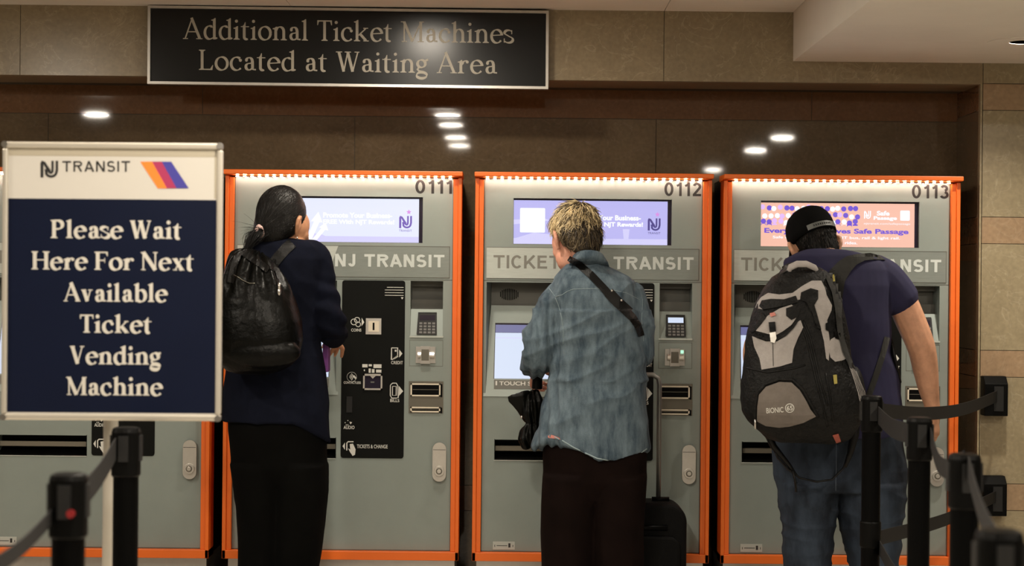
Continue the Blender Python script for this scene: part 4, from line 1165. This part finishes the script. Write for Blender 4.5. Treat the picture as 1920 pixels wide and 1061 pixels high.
strands(hs2,[(random.gauss(0,.6),random.gauss(0,.5),random.uniform(.7,1.05)) for _ in range(240)],tail,.0014,9)
def wisp(q,n):
    P=[]; 
    for i in range(n):
        t=i/(n-1); P.append(W(489-t*(32+q[0]*7),429+t*(8+q[1]*11)-10*t*(1-t),Y-.085)+Vector((0,q[1]*.01,0)))
    return P
strands(hs2,[(random.gauss(0,.8),random.gauss(0,1)) for _ in range(34)],wisp,.0009,7)
hs2.build('hair_strands',M['hair_black'],hair,smooth=True)
sm_=MB(); 
for k in range(2): sm_.rings([[tie+Vector((math.cos(a)*(.019+.007*math.cos(b))*.8+.004*k,math.sin(b)*.008-.006*k,math.sin(a)*(.019+.007*math.cos(b))-.005*k)) for b in [2*math.pi*j/8 for j in range(8)]] for a in [2*math.pi*i/20 for i in range(21)]],cap=False)
sm_.build('hair_tie',M['scrunchie'],woman,smooth=True)
er=MB(); er.ell(HD.p(.078,.004,-.05),(.003,.003,.004),n=8,m=6); er.build('earring',M['chrome'],woman,smooth=True)
# purple item held in front
pw=MB(); c_=W(612,668,Y+.20); pw.box((c_.x-.012,c_.y-.045,c_.z-.065),(c_.x+.012,c_.y+.045,c_.z+.055)); pwo=pw.build('wallet',M['purple'],None,bevel=.004)
tag(pwo,'small purple wallet at the waist of the person in the navy jacket','wallet')
# black drawstring backpack
bp_=thing('backpack',ground(490,Y-.25),'plain black drawstring backpack on the back of the person in the navy jacket','backpack','backpacks worn by the travellers')
pr_=[(470,446,470,.06,.03),(476,436,486,.05,.05),(490,430,504,.03,.07),(510,424,524,.015,.085),(535,418,541,.0,.10),(565,413,554,-.01,.115),(600,409,564,-.015,.125),(635,407,567,-.015,.13),(662,409,561,-.01,.125),(682,414,547,.0,.11),(694,426,528,.01,.085),(699,445,505,.015,.05)]
pm_=MB(); pm_.rings([ring(a,b,c,Y-.235+d,e,p=.82) for a,b,c,d,e in pr_])
pm_.ell(W(492,660,Y-.33),(.15,.05,.06))
topc=W(478,500,Y-.24)
def wp(p,n):
    d=.005*ridge(p.x*6,p.y*6,p.z*4)+.003*nz(p.x*14,p.y*14,p.z*10)
    if p.z>1.28: d+=.010*math.sin(math.atan2(p.y-(Y-.15),p.x-topc.x)*16+2*nz(0,0,p.z*6))*min(1,(p.z-1.28)/.08)
    return d
bag=fuse('bag_body',pm_,M['pack_nylon'],bp_,.006,4,wp)
tb=bvh(bag,jacket)
st=MB()
for path,w in (([(452,470),(470,482),(488,494),(503,506)],13),([(548,455),(536,466),(520,484),(508,500)],20),([(508,500),(520,506),(524,520),(524,534)],9),([(446,476),(438,500),(432,530)],12)):
    drape(st,tb,strip(path,w),.006,5)
st.build('shoulder_strap',M['leather'],bp_,smooth=False)
zz=MB(); drape_line(zz,bvh(*[o for o in bp_.children if o.type=='MESH']),[(438,515),(446,519),(456,526),(468,531),(478,531)],.0016); zz.build('zip',M['bronze'],bp_,smooth=True)
cl_=MB(); h_=hit(tb,524,547)[0]; cl_.ell(h_+Vector((0,-.012,0)),(.008,.008,.016)); cl_.tube([h_+Vector((0,-.01,.035)),h_+Vector((0,-.012,.012))],.006,10); cl_.build('metal_clasp',M['chrome'],bp_,smooth=True)

# ============================================================ person in the denim shirt (middle)
Y=-.5
HD=Head(1077,451,Y+.04,25,26,4,1.08)
sk=MB(); HD.skull(sk,.002,1.2)
sk.tube([HD.p(0,-.035,-.03),HD.p(0,-.045,-.075),W(1102,502,Y+.0),W(1104,522,Y)],[.053,.047,.048,.07],18)
dr=[(497,1070,1136,.0,.07,),(506,1052,1158,0,.09),(518,1038,1178,-.0,.11),(535,1032,1190,-.005,.125),(560,1030,1198,-.01,.135),(600,1034,1203,-.012,.14),(650,1036,1206,-.01,.142),(700,1031,1208,-.0,.147),(760,1018,1211,0,.155),(800,1010,1213,0,.16)]
drings=[ring(a,b,c,Y+d,e) for a,b,c,d,e in dr]
HEM=[(990,846),(1003,843),(1022,828),(1030,818),(1040,822),(1055,829),(1075,841),(1098,852),(1120,862),(1150,867),(1175,862),(1195,855),(1213,844),(1230,840)]
def hem2(x,yy,c):
    px_=960+x/(D+yy)*F
    for (a,b),(a2,b2) in zip(HEM[:-1],HEM[1:]):
        if a<=px_<=a2: py_=b+(b2-b)*(px_-a)/(a2-a); break
    else: py_=845
    if yy>Y+.03: py_=845
    return W(px_,py_,yy).z
drings.append(ring(815,1006,1214,Y,.162,n=72,low=lambda x,yy,c: max(W(1100,812,Y).z, hem2(x,yy,c)) ) if False else ring(812,1006,1214,Y,.162))
drings.append(ring(845,1001,1216,Y,.165,low=hem2))
sk.rings(shrink(drings[:8],.84))
limb(sk,[(1052,545,0,22),(1028,612,0,22),(1016,668,0,20),(1010,686,.12,15),(1004,692,.25,12)],Y)
limb(sk,[(1180,548,0,22),(1193,605,0,18),(1194,652,0,16),(1178,680,.14,13),(1150,680,.26,11)],Y)
hand(sk,W(1003,694,Y+.255),Vector((.0,.6,-.5)),Vector((.8,-.2,-.3)),None,1.0,45,4,-1)
hand(sk,W(1148,680,Y+.27),Vector((-.2,.9,.0)),Vector((0,0,-1)),None,1.0,25,5,-1)
hips=[ring(790,1022,1208,Y,.135),ring(850,1020,1213,Y,.143),ring(900,1020,1212,Y,.138),ring(935,1040,1192,Y,.10)]
sk.rings(shrink(hips,.86))
for path in ([(1068,895,0,40),(1066,985,0,32),(1062,1060,.0,25),(1062,1120,0,19)],[(1162,895,0,40),(1162,985,0,32),(1160,1060,.0,25),(1160,1120,.0,19)]): limb(sk,path,Y)
mid_=fuse('person',sk,M['skin_fair'],None,.0055,4,loc=ground(1115,Y))
tag(mid_,'person with short blond hair in a washed denim shirt at machine 0112','person')
HD.eyes(mid_)
sm2=MB(); sm2.rings(drings)
limb(sm2,[(1055,548,0,31),(1038,580,0,32),(1024,620,0,33),(1014,658,0,33),(1010,680,.09,28),(1004,692,.22,20)],Y)
limb(sm2,[(1176,552,0,30),(1192,590,0,29),(1197,630,0,27),(1195,660,.01,26),(1178,680,.13,23),(1155,682,.25,18)],Y)
def wd(p,n):
    u=p.x-W(1115,600,Y).x; v=p.z
    d=.015*ridge(u*5+v*2.2,p.y*4,v*5-u*3)+.0035*nz(p.x*13,p.y*13,p.z*9)-.005
    if .95<v<1.25: d+=.010*ridge(u*3,2,(v-.35*u)*13)                    # diagonal drag lines at the waist
    if u<-.13 and v<1.34: d+=.006*math.sin(u*170+3*nz(0,0,v*5))*min(1,(1.34-v)/.1)
    if .02<u<.1 and v>1.1: d+=0
    return d
def open_below(c): return False
shirt=fuse('shirt',sm2,M['denim'],mid_,.0065,3,wd)
sb=bvh(shirt)
cm=MB()
cr_=[(505,1062,1146,-.012,.10),(497,1067,1141,-.02,.094),(485,1072,1134,-.028,.08),(479,1075,1130,-.028,.075),(485,1078,1127,-.028,.066)]
cm.rings([ring(a,b,c,Y+.0+d,e,tilt=-.35) for a,b,c,d,e in cr_])
cm.build('collar',M['denim'],shirt,smooth=True,sub=1)
se=MB()
for path in ([(1019,531),(1030,541),(1039,553)],[(1042,556),(1053,553),(1064,546),(1075,542),(1095,541),(1118,541),(1145,543),(1175,549),(1200,562)],[(1039,553),(1047,572),(1053,595),(1056,620),(1056,645)],[(1205,560),(1203,600),(1207,640)]): drape_line(se,sb,path,.0011,.0004)
drape_line(se,sb,[(a,b-2.5) for a,b in HEM[3:-1]],.0028,.0006)
se.build('seam_stitching',M['denim_pale'],shirt,smooth=True)
tr_=MB(); drape(tr_,sb,[(1027,817),(1034,815),(1048,820),(1051,824),(1040,822),(1028,821)],.002,4); tr_.build('hem_trim',M['tagpink'],shirt)
tm=MB(); tm.rings(hips)
for L in ([(890,1019,1122,0,.145),(946,1016,1121,0,.135),(1000,1015,1117,0,.125),(1061,1017,1112,0,.12),(1136,1020,1108,.0,.115)],[(890,1106,1213,0,.145),(946,1106,1209,0,.135),(1000,1107,1206,0,.125),(1061,1110,1206,0,.12),(1136,1114,1206,.0,.115)]):
    tm.rings([ring(a,b,c,Y+d,e) for a,b,c,d,e in L])
fuse('trousers',tm,M['brown_cotton'],mid_,.008,4,lambda p,n:.007*ridge(p.x*7,p.y*7,p.z*2.2)+.005*nz(p.x*7,p.y*7,p.z*5))
shoe(mid_,1062,Y+.03); shoe(mid_,1160,Y+.03)
# short layered hair
hm=MB()
HD.ell(hm,(0,-.03,.05),(.085,.094,.092)); HD.ell(hm,(0,-.066,-.022),(.068,.05,.08)); HD.ell(hm,(0,.03,.078),(.07,.06,.05)); HD.ell(hm,(.055,-.045,.0),(.03,.04,.05)); HD.ell(hm,(-.055,-.05,.0),(.03,.035,.05))
hair=fuse('hair',hm,M['hair_dark'],mid_,.006,6)
hb=bvh(hair); hs2=MB(); hc=HD.p(0,-.03,.03); crown=HD.R@Vector((.1,-.45,.9)).normalized()
def lay(q,n):
    d,l,lift,sw=q; ax=crown.cross(d)
    if ax.length<.05: return None
    ax.normalize(); P=[]
    for i in range(n):
        t=i/(n-1); dd=Matrix.Rotation(l*t,3,ax)@d; dd=(Matrix.Rotation(sw*t*t,3,d)@dd); h=hb.ray_cast(hc+dd*.4,-dd)
        if h[0] is None: return None
        P.append(h[0]+dd*(.001+lift*(.2+.8*t)))
    lp=HD.R.inverted()@(P[0]-HD.c); le=HD.R.inverted()@(P[-1]-HD.c)
    if lp.y>.085 or le.z<-.112 or (le.y>.075 and le.z<.03) or (abs(le.x)>.055*HD.k and le.z<.016*HD.k and le.y>-.034): return None
    return P
def rootset(N,zmin=-.75):
    out=[]
    while len(out)<N:
        v=Vector((random.gauss(0,1),random.gauss(0,1),random.gauss(0,1))).normalized()
        if v.z>zmin: out.append((HD.R@v,random.uniform(.25,.55),random.uniform(.003,.016) if random.random()<.85 else random.uniform(.016,.028),random.gauss(0,.45)))
    return out
def sect(lo,hi,N,mis):
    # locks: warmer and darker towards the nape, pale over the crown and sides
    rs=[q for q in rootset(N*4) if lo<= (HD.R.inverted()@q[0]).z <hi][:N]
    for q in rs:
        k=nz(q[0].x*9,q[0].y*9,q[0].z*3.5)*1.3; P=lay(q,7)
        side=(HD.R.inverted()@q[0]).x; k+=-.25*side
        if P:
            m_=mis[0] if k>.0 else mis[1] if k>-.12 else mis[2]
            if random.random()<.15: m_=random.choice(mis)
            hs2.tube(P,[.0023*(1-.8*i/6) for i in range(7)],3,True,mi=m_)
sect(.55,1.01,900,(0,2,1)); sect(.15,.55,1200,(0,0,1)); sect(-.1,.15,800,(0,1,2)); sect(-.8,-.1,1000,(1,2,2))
hs2.build('hair_strands',[M['hair_blond'],M['hair_ash'],M['hair_dark']],hair,smooth=True)
# crossbody strap with its small bag in front of the right hip
sbag=thing('crossbody_bag',ground(1170,Y),'black crossbody strap with metal buckle over the denim shirt','bag')
sp_=MB(); tb=bvh(shirt,*[o for o in shirt.children])
drape(sp_,tb,strip([(1066,484),(1074,489),(1086,496),(1108,515),(1130,538),(1150,561),(1170,579),(1186,595),(1196,610),(1203,630)],[10,12,13,14,14,16,17,15,14,12]),.007,4)
sp_.build('strap',M['leather'],sbag,smooth=False)
bk=MB(); drape(bk,tb,strip([(1141,548),(1158,566),(1180,586)],20),.0095,5); bko=bk.build('buckle_tab',M['leather'],sbag)
bd=MB(); 
for a,b in ((1165,563),(1147,545)): h_=hit(tb,a,b)[0]; bd.ell(h_+Vector((0,-.012,0)),(.005,.004,.005),n=10,m=6)
bd.build('metal_stud',M['chrome'],bko,smooth=True)
bb=MB(); c_=W(1170,740,Y+.23); bb.ell(c_,(.09,.04,.08)); fuse('pouch',bb,M['leather'],sbag,.008,3)
# folded umbrella in the left hand
um=thing('umbrella',W(1000,838,Y+.16),'black folded umbrella hanging from the hand of the denim shirt wearer','umbrella')
uy=Y+.16
uc=MB(); s_=F/(D+uy)
uc.tube([W(1003,733,uy),W(1001,750,uy),W(999,775,uy),W(1000,795,uy),W(994,812,uy),W(990,825,uy),W(992,838,uy)],[.018,.045,.047,.034,.05,.052,.03],18,flat=.75)
uc.hexa([W(953,754,uy-.01),W(985,789,uy-.012),W(985,789,uy+.012),W(953,754,uy+.01),W(952,744,uy-.01),W(990,735,uy-.014),W(990,735,uy+.014),W(952,744,uy+.01)])
uc.hexa([W(953,752,uy-.01),W(985,787,uy-.012),W(985,787,uy+.012),W(953,752,uy+.01),W(990,735,uy-.012),W(1005,760,uy-.014),W(1005,760,uy+.014),W(990,735,uy+.014)])
fuse('canopy',uc,M['pack_nylon'],um,.005,3,lambda p,n:.008*math.sin(math.atan2(p.y-uy,p.x-W(1000,780,uy).x)*9+p.z*25)+.004*nz(p.x*30,p.y*30,p.z*30))
uh=MB(); uh.tube([W(1008,702,uy),W(1007,729,uy)],[.021,.023],16); uh.build('handle',M['black'],um,bevel=.003)
us=MB(); us.tube([W(1006,729,uy),W(1003,745,uy)],.005,10); us.build('shaft',M['tube'],um)
ut=MB(); h0=W(978,782,uy-.02); ut.ell(h0,(.006,.006,.007),n=10,m=6); ut.build('rib_tip',M['chrome'],um,smooth=True)
# carry-on suitcase
cy=Y+.28
ca=thing('suitcase',Vector((W(1215,1100,cy).x,cy,0)),'black carry-on suitcase with raised grey handle beside the denim shirt wearer','suitcase')
x0=W(1140,1000,cy).x; x1=W(1284,1000,cy).x; zt=W(1230,938,cy).z
bo=MB(); bo.prism([(a,b) for a,b in rrect(x0,.055,x1,zt,.085,10)],cy-.10,cy+.10); bo.build('case_body',M['case'],ca,bevel=.02,seg=4)
pk=MB(); pk.prism([(a,b) for a,b in rrect(x0+.03,.08,x1-.03,zt-.14,.05,8)],cy-.125,cy-.09); pk.build('front_pocket',M['case'],ca,bevel=.012,seg=3)
th=MB(); hx=W(1236,850,cy).x; hx2=W(1158,850,cy).x; zt2=W(1220,703,cy).z
th.tube([(hx,cy+.02,zt-.10),(hx,cy+.02,zt2-.045),(hx-.006,cy+.02,zt2-.015),(hx-.03,cy+.02,zt2),(hx2+.03,cy+.02,zt2),(hx2+.006,cy+.02,zt2-.015),(hx2,cy+.02,zt2-.045),(hx2,cy+.02,zt-.10)],.0105,12)
th.build('pull_handle',M['tube'],ca,smooth=True)
hg=MB(); hg.tube([(hx+.03,cy-.105,zt-.105),(hx2,cy-.105,zt-.105)],.012,10); hg.build('pocket_bar',M['black'],ca,smooth=True); hg=MB(); hg.tube([(hx-.03,cy,zt+.004),(hx+.045,cy,zt+.004)],.012,10); hg.build('carry_grip',M['black'],ca,smooth=True)
for a in (x0+.04,x1-.04):
    for b in (-.06,.06):
        w_=MB(); w_.cyl((a-.012,cy+b,.027),(a+.012,cy+b,.027),.027,20); w_.box((a-.016,cy+b-.012,.03),(a+.016,cy+b+.012,.06)); w_.build('wheel',M['rubber'],ca)

# ============================================================ person in the navy t-shirt with the grey backpack (right)
Y=-.72
HD=Head(1527,463,Y+.06,18,27,-9,1.11)
sk=MB(); HD.skull(sk,.015,1.1)
sk.tube([HD.p(0,-.03,-.03),HD.p(0,-.045,-.08),W(1538,490,Y-.01),W(1545,515,Y)],[.066,.066,.078,.10],18)
tr=[(472,1506,1574,.0,.075),(479,1488,1622,0,.10),(488,1470,1650,0,.12),(505,1470,1664,-.005,.14),(535,1462,1668,-.01,.155),(600,1446,1668,-.015,.165),(660,1432,1667,-.01,.17),(710,1438,1683,0,.172),(765,1446,1691,0,.175),(815,1450,1690,0,.175)]
trings=[ring(a,b,c,Y+d,e,tilt=-.15 if i<3 else 0) for i,(a,b,c,d,e) in enumerate(tr)]
sk.rings(shrink(trings[1:9],.88))
limb(sk,[(1650,512,0,28),(1684,552,.0,29),(1708,603,0,28.5),(1727,650,.0,26.5),(1735,690,.02,24),(1740,722,.03,20.5),(1746,752,.04,15.5),(1749,768,.045,14)],Y)
limb(sk,[(1486,525,0,26),(1452,590,.03,27),(1420,650,.08,26),(1416,688,.20,20),(1418,704,.36,14)],Y)
hand(sk,W(1750,772,Y+.045),Vector((.06,.02,-1)),Vector((-.75,.5,.1)),None,1.08,42,4,1)
hand(sk,W(1420,706,Y+.37),Vector((.35,.9,.15)),Vector((0,.2,-1)),None,1.05,25,5,1)
hips=[ring(790,1452,1690,Y,.165),ring(830,1449,1691,Y,.172),ring(870,1452,1696,Y,.172),ring(915,1460,1697,Y,.168)]
sk.rings(shrink(hips,.88))
for path in ([(1515,905,0,48),(1516,990,0,37),(1512,1060,.0,30),(1510,1140,0,22)],[(1632,905,0,50),(1636,990,0,40),(1638,1060,.0,32),(1638,1140,.0,22)]): limb(sk,path,Y)
man=fuse('person',sk,M['skin_warm'],None,.005,3,loc=ground(1570,Y))
tag(man,'person in black cap, navy t-shirt and blue jeans at machine 0113','person')
HD.eyes(man)
ts_=MB(); ts_.rings(trings)
limb(ts_,[(1632,508,0,35),(1655,523,0,37),(1676,545,0,36),(1692,566,.0,34)],Y)
limb(ts_,[(1492,522,0,32),(1462,575,.02,34),(1430,632,.06,32)],Y)
def wts(p,n):
    d=.005*ridge(p.x*5+p.z*3,p.y*4,p.z*4-p.x*3)+.003*nz(p.x*11,p.y*11,p.z*8)
    return d
shirt3=fuse('t_shirt',ts_,M['navy_tee'],man,.0065,3,wts)
jm=MB(); jm.rings(hips)
for L in ([(905,1461,1572,0,.165),(950,1466,1566,0,.15),(1000,1470,1560,0,.135),(1061,1472,1553,0,.125),(1154,1474,1548,.0,.115)],[(905,1560,1696,0,.165),(950,1568,1692,0,.152),(1000,1582,1686,0,.14),(1061,1596,1682,0,.13),(1154,1598,1678,.0,.118)]):
    jm.rings([ring(a,b,c,Y+d,e) for a,b,c,d,e in L])
def wjn(p,n):
    d=.006*ridge(p.x*6,p.y*6,p.z*6+p.x*3)+.004*nz(p.x*10,p.y*10,p.z*10)
    if p.z<.62: d+=.008*ridge(p.x*3,p.y*3,p.z*16)
    return d
jeans=fuse('jeans',jm,M['jeans'],man,.0075,3,wjn)
jb=bvh(jeans); js=MB()
drape_line(js,jb,[(1568,822),(1568,870),(1567,925)],.0018,.0005)
js.build('seam_stitching',M['jeans_seam'],jeans,smooth=True)
shoe(man,1511,Y+.03); shoe(man,1638,Y+.04)
# cropped dark hair below the cap
hm=MB(); HD.ell(hm,(0,-.018,.03),(.0775,.0925,.1)); HD.ell(hm,(0,-.06,-.025),(.060,.044,.065))
hair=fuse('hair',hm,M['hair_crop'],man,.005,4,lambda p,n:.002*nz(p.x*90,p.y*90,p.z*40))
hb=bvh(hair); hs2=MB(); hc=HD.p(0,-.02,.01); crown=HD.R@Vector((0,-.3,.95)).normalized()
rs=[]
while len(rs)<700:
    v=Vector((random.gauss(0,1),random.gauss(-.5,1),random.gauss(-.2,.6))).normalized()
    if v.y<.3: rs.append((HD.R@v,random.uniform(.08,.16),random.uniform(.001,.004),random.gauss(0,.1)))
for q in rs:
    P=lay(q,4)
    if P: hs2.tube(P,[.0011,.001,.0007,.0004],3,True,mi=random.choice((0,0,1)))
hs2.build('hair_strands',[M['hair_crop'],M['hair_brown']],hair,smooth=True)
# cap
cap=MB(); R=[]
def crow(z,sx_,sy,yo): return [HD.p(sx_*math.cos(a),yo+sy*math.sin(a),z) for a in [2*math.pi*k/40 for k in range(40)]]
for z,sx_,sy,yo in ((.022,.0835,.102,-.012),(.0225,.0865,.105,-.012),(.045,.088,.1065,-.012),(.075,.087,.104,-.012),(.10,.081,.096,-.013),(.122,.068,.080,-.014),(.137,.048,.056,-.015),(.145,.024,.028,-.016),(.147,.006,.007,-.016)): R.append(crow(z,sx_,sy,yo))
cap.rings(R); capo=cap.build('cap',M['cap'],man,smooth=True)
cb=MB(); HD.ell(cb,(0,-.016,.148),(.007,.007,.005),n=12,m=8); cb.build('cap_button',M['cap'],capo,smooth=True)
bl_=MB(); R=[]
for t in [i/10 for i in range(11)]:
    a=math.radians(18+144*t); e=Vector((.0865*math.cos(a),-.012+.105*math.sin(a),.03)); out=Vector((.078*math.cos(a)*1.05,.185*math.sin(a)**.6-.02 if math.sin(a)>0 else 0,.012-.03*abs(math.cos(a))**2))
    R.append([HD.p(e.x,e.y,e.z-.004),HD.p(out.x,out.y,out.z-.002),HD.p(out.x,out.y,out.z+.002),HD.p(e.x,e.y,e.z+.004)])
bl_.rings(R); bl_.build('cap_brim',M['cap'],capo,smooth=False)
cs=MB(); R=[]
for i in range(13):
    a=math.radians(-128+76*i/12); R.append([HD.p(k*math.cos(a)*.0875,-.012+k*math.sin(a)*.106,z) for k,z in ((1.0,.026),(1.025,.026),(1.025,.046),(1.0,.046))])
cs.rings(R); cso=cs.build('cap_strap',M['cap_strap'],capo)
cd=MB()
for i in range(9):
    a=math.radians(-112+5.2*i); HD.ell(cd,(1.03*math.cos(a)*.0875,-.012+1.03*math.sin(a)*.106,.036),(.0018,.0018,.004),n=8,m=5)
cd.build('strap_pegs',M['black'],cso)
# large grey and black backpack
gp=thing('backpack',ground(1505,Y-.3),'large black and grey hiking backpack with a taupe pocket reading BIONIC','backpack','backpacks worn by the travellers')
gr=[(501,1482,1536,.06,.05),(509,1466,1549,.045,.075),(522,1448,1560,.03,.095),(542,1434,1568,.01,.11),(565,1420,1577,.0,.12),(595,1409,1583,-.01,.125),(630,1402,1589,-.015,.13),(665,1397,1594,-.02,.135),(700,1394,1602,-.03,.145),(725,1391,1610,-.035,.15),(750,1390,1616,-.035,.152),(772,1393,1618,-.03,.148),(790,1404,1613,-.02,.135),(806,1420,1602,-.01,.115),(820,1438,1592,0,.09),(828,1460,1575,.01,.06)]
gm=MB(); gm.rings([ring(a,b,c,Y-.30+d,e,p=.74) for a,b,c,d,e in gr])
gm.ell(W(1462,752,Y-.40),(.115,.075,.10))                       # lower pocket bulge
gm.ell(W(1452,640,Y-.385),(.085,.045,.13))
gm.ell(W(1600,745,Y-.27),(.045,.09,.12))                          # side pocket
def wg(p,n): return .004*ridge(p.x*9,p.y*9,p.z*9)+.0025*nz(p.x*25,p.y*25,p.z*25)
gb=fuse('bag_body',gm,M['pack_black'],gp,.006,3,wg)
T=bvh(gb)
def patch(name,poly,m,off=.004,step=6,parent=gp,tgt=None,smooth=True):
    q=MB(); drape(q,tgt or T,poly,off,step); return q.build(name,m,parent,smooth=False)
patch('top_panel',[(1416,577),(1420,566),(1427,557),(1440,549),(1461,552),(1486,549),(1504,536),(1522,526),(1540,526),(1547,540),(1550,553),(1560,572),(1559,582),(1551,600),(1556,640),(1554,676),(1549,672),(1545,640),(1538,612),(1528,584),(1517,566),(1508,560),(1492,563),(1470,569),(1446,575),(1430,580)],M['pack_grey'],.005,5)
patch('top_band',[(1423,574),(1428,563),(1446,560),(1470,561),(1492,554),(1497,566),(1476,572),(1450,577),(1430,580)],M['pack_black'],.009,5)
patch('compression_flap',[(1502,548),(1520,540),(1534,544),(1534,560),(1527,572),(1534,596),(1540,618),(1532,614),(1524,588),(1512,566),(1500,562)],M['pack_black'],.009,5)
patch('upper_pocket',[(1417,620),(1428,607),(1439,592),(1462,578),(1484,571),(1497,580),(1493,596),(1484,609),(1468,621),(1457,627),(1440,626)],M['pack_grey'],.005,5)
patch('pocket_mesh',[(1409,600),(1416,588),(1430,586),(1436,596),(1428,606),(1416,620),(1409,624)],M['pack_black'],.008,5)
patch('pocket_mesh',[(1474,578),(1490,572),(1500,580),(1496,594),(1484,600),(1474,592)],M['pack_black'],.008,5)
fp_=patch('front_panel',[(1410,630),(1420,634),(1436,640),(1457,640),(1476,628),(1492,606),(1501,600),(1506,614),(1496,634),(1488,654),(1485,680),(1462,687),(1428,693),(1424,672),(1414,650)],M['pack_grey'],.005,5)
patch('pocket_edge',strip([(1409,626),(1422,632),(1440,636),(1457,635),(1472,628),(1486,614),(1494,602)],5),M['pack_black'],.010,4)
sg_=MB(); drape_line(sg_,bvh(gb,fp_),[(1449,642),(1450,690)],.0012,.001); sg_.build('centre_seam',M['strap_grey'],fp_,smooth=True)
patch('side_panel',[(1552,646),(1558,636),(1568,630),(1576,640),(1584,652),(1590,671),(1578,676),(1566,678),(1557,670)],M['pack_grey'],.005,5)
lp_=patch('lower_pocket',[(1419,790),(1420,762),(1423,740),(1436,725),(1461,716),(1484,717),(1500,732),(1512,752),(1520,768),(1530,781),(1506,793),(1480,800),(1461,802),(1436,799)],M['pack_taupe'],.006,5)
pe=MB(); drape_line(pe,bvh(gb,lp_),[(1416,792),(1416,762),(1420,738),(1434,721),(1461,711),(1486,712),(1504,729),(1516,750),(1534,782)],.007,.001); pe.build('pocket_piping',M['pack_black'],gp,smooth=True)
tl=bvh(gb,lp_); wl_=MB()
ca_,sa_=math.cos(math.radians(-4)),math.sin(math.radians(-4))
def fmap(u,v): a=u-1437; b=v-774; return hit(tl,1437+a*ca_-b*sa_,774+a*sa_+b*ca_)[0]+Vector((0,-.002,0))
put2d(wl_,sans2d('BIONIC',.01),fmap,0,fit=(1437,1469,775,765)); put2d(wl_,stroke2d(circ(1481,768,8,20)+[circ(1481,768,8,20)[0]],1.4),fmap); put2d(wl_,sans2d('65',.02),fmap,0,fit=(1475.5,1486.5,772.5,763.5))
wl_.build('pocket_lettering',M['print_white'],lp_)
zp_=MB(); h_=hit(T,1415,787)[0]; zp_.tube([h_+Vector((0,-.014,.012)),h_+Vector((0,-.016,-.035))],.004,8); zp_.build('zip_pull',M['chrome'],gp,smooth=True)
for nm,poly,m,o in (('red_tag',[(1443,587),(1452,585),(1455,591),(1445,594)],M['tagpink'],.012),('clip',[(1441,604),(1453,603),(1455,621),(1443,622)],M['black'],.013),('white_buckle',[(1443,624),(1454,622),(1456,634),(1452,643),(1445,641)],M['white_clip'],.014),
    ('yellow_tag',[(1562,703),(1569,702),(1570,719),(1564,720)],M['tagyellow'],.008),('yellow_loop',[(1561,515),(1564,514),(1566,527),(1562,528)],M['tagyellow'],.010),('side_buckle',[(1548,606),(1562,600),(1566,614),(1556,622),(1548,618)],M['black'],.012),('side_clip',[(1565,620),(1576,624),(1576,637),(1566,634)],M['black'],.012)):
    patch(nm,poly,m,o,4)
sl_=MB()
for k in range(5): drape_line(sl_,T,[(1592+k*3.2,684+k*3),(1600+k*3.4,706+k*3),(1609+k*3,735),(1614+k*2,758)],.0019,.002)
sl_.build('side_pocket_cords',M['pack_grey'],gp,smooth=True)
zl=MB()
for path in ([(1500,606),(1512,634),(1520,668),(1530,712),(1543,760),(1552,800)],[(1506,600),(1520,634),(1528,668),(1538,712),(1552,760)],[(1400,690),(1440,698),(1490,690),(1510,684)],[(1548,700),(1556,740),(1562,790)]): drape_line(zl,T,path,.0035,.0015)
zl.build('zip',M['leather'],gp,smooth=True)
hd_=MB(); 
hd_.tube([W(1478,514,Y-.30),W(1482,501,Y-.32),W(1495,495,Y-.33),W(1512,495,Y-.33),W(1528,502,Y-.32),W(1535,516,Y-.30)],.0165,10,flat=.55); hd_.build('carry_handle',M['pack_grey'],gp,smooth=True)
TS=bvh(gb,shirt3)
patch('shoulder_strap',[(1549,522),(1556,507),(1572,490),(1588,480),(1606,476),(1632,474),(1650,479),(1660,487),(1640,486),(1622,488),(1606,496),(1594,510),(1584,528),(1580,556),(1578,590),(1582,630),(1594,668),(1604,690),(1594,690),(1580,660),(1570,620),(1566,580),(1560,548)],M['strap_grey'],.012,5,tgt=TS)
patch('shoulder_strap',[(1466,500),(1476,494),(1490,490),(1500,494),(1482,504),(1468,512)],M['strap_grey'],.012,5,tgt=TS)
patch('lower_strap',strip([(1664,632),(1655,666),(1642,706),(1627,748)],11),M['strap_grey'],.006,5,tgt=bvh(shirt3))
sst=MB(); sst.tube([W(1668,628,Y-.02),W(1674,660,Y-.06),W(1680,690,Y-.05),W(1687,716,Y-.03)],[.014,.016,.017,.012],10,flat=.5); sst.build('chest_strap',M['leather'],gp,smooth=True)
hw_=MB()
hy=Y-.23
hw_.tube([W(1444,826,hy),W(1458,858,hy),W(1478,880,hy),W(1500,896,hy),W(1531,903,hy),W(1560,899,hy),W(1581,878,hy),W(1594,846,hy),W(1598,815,hy)],.0105,8,flat=.4)
hw_.tube([W(1486,882,hy-.01),W(1491,900,hy-.012),W(1493,922,hy-.01)],[.011,.012,.011],8,flat=.4)
hw_.tube([W(1436,806,hy),W(1450,836,hy),W(1478,870,hy),W(1492,890,hy)],[.03,.027,.018,.012],10,flat=.5)
hw_.tube([W(1606,770,hy),W(1602,815,hy),W(1594,850,hy),W(1584,876,hy)],[.034,.03,.02,.012],10,flat=.6)
hw_.build('waist_strap',M['leather'],gp,smooth=True)
rt=MB(); drape(rt,bvh(gb,jeans),[(1561,816),(1572,813),(1577,828),(1568,831)],.006,4); rt.build('red_label',M['tagred'],gp)
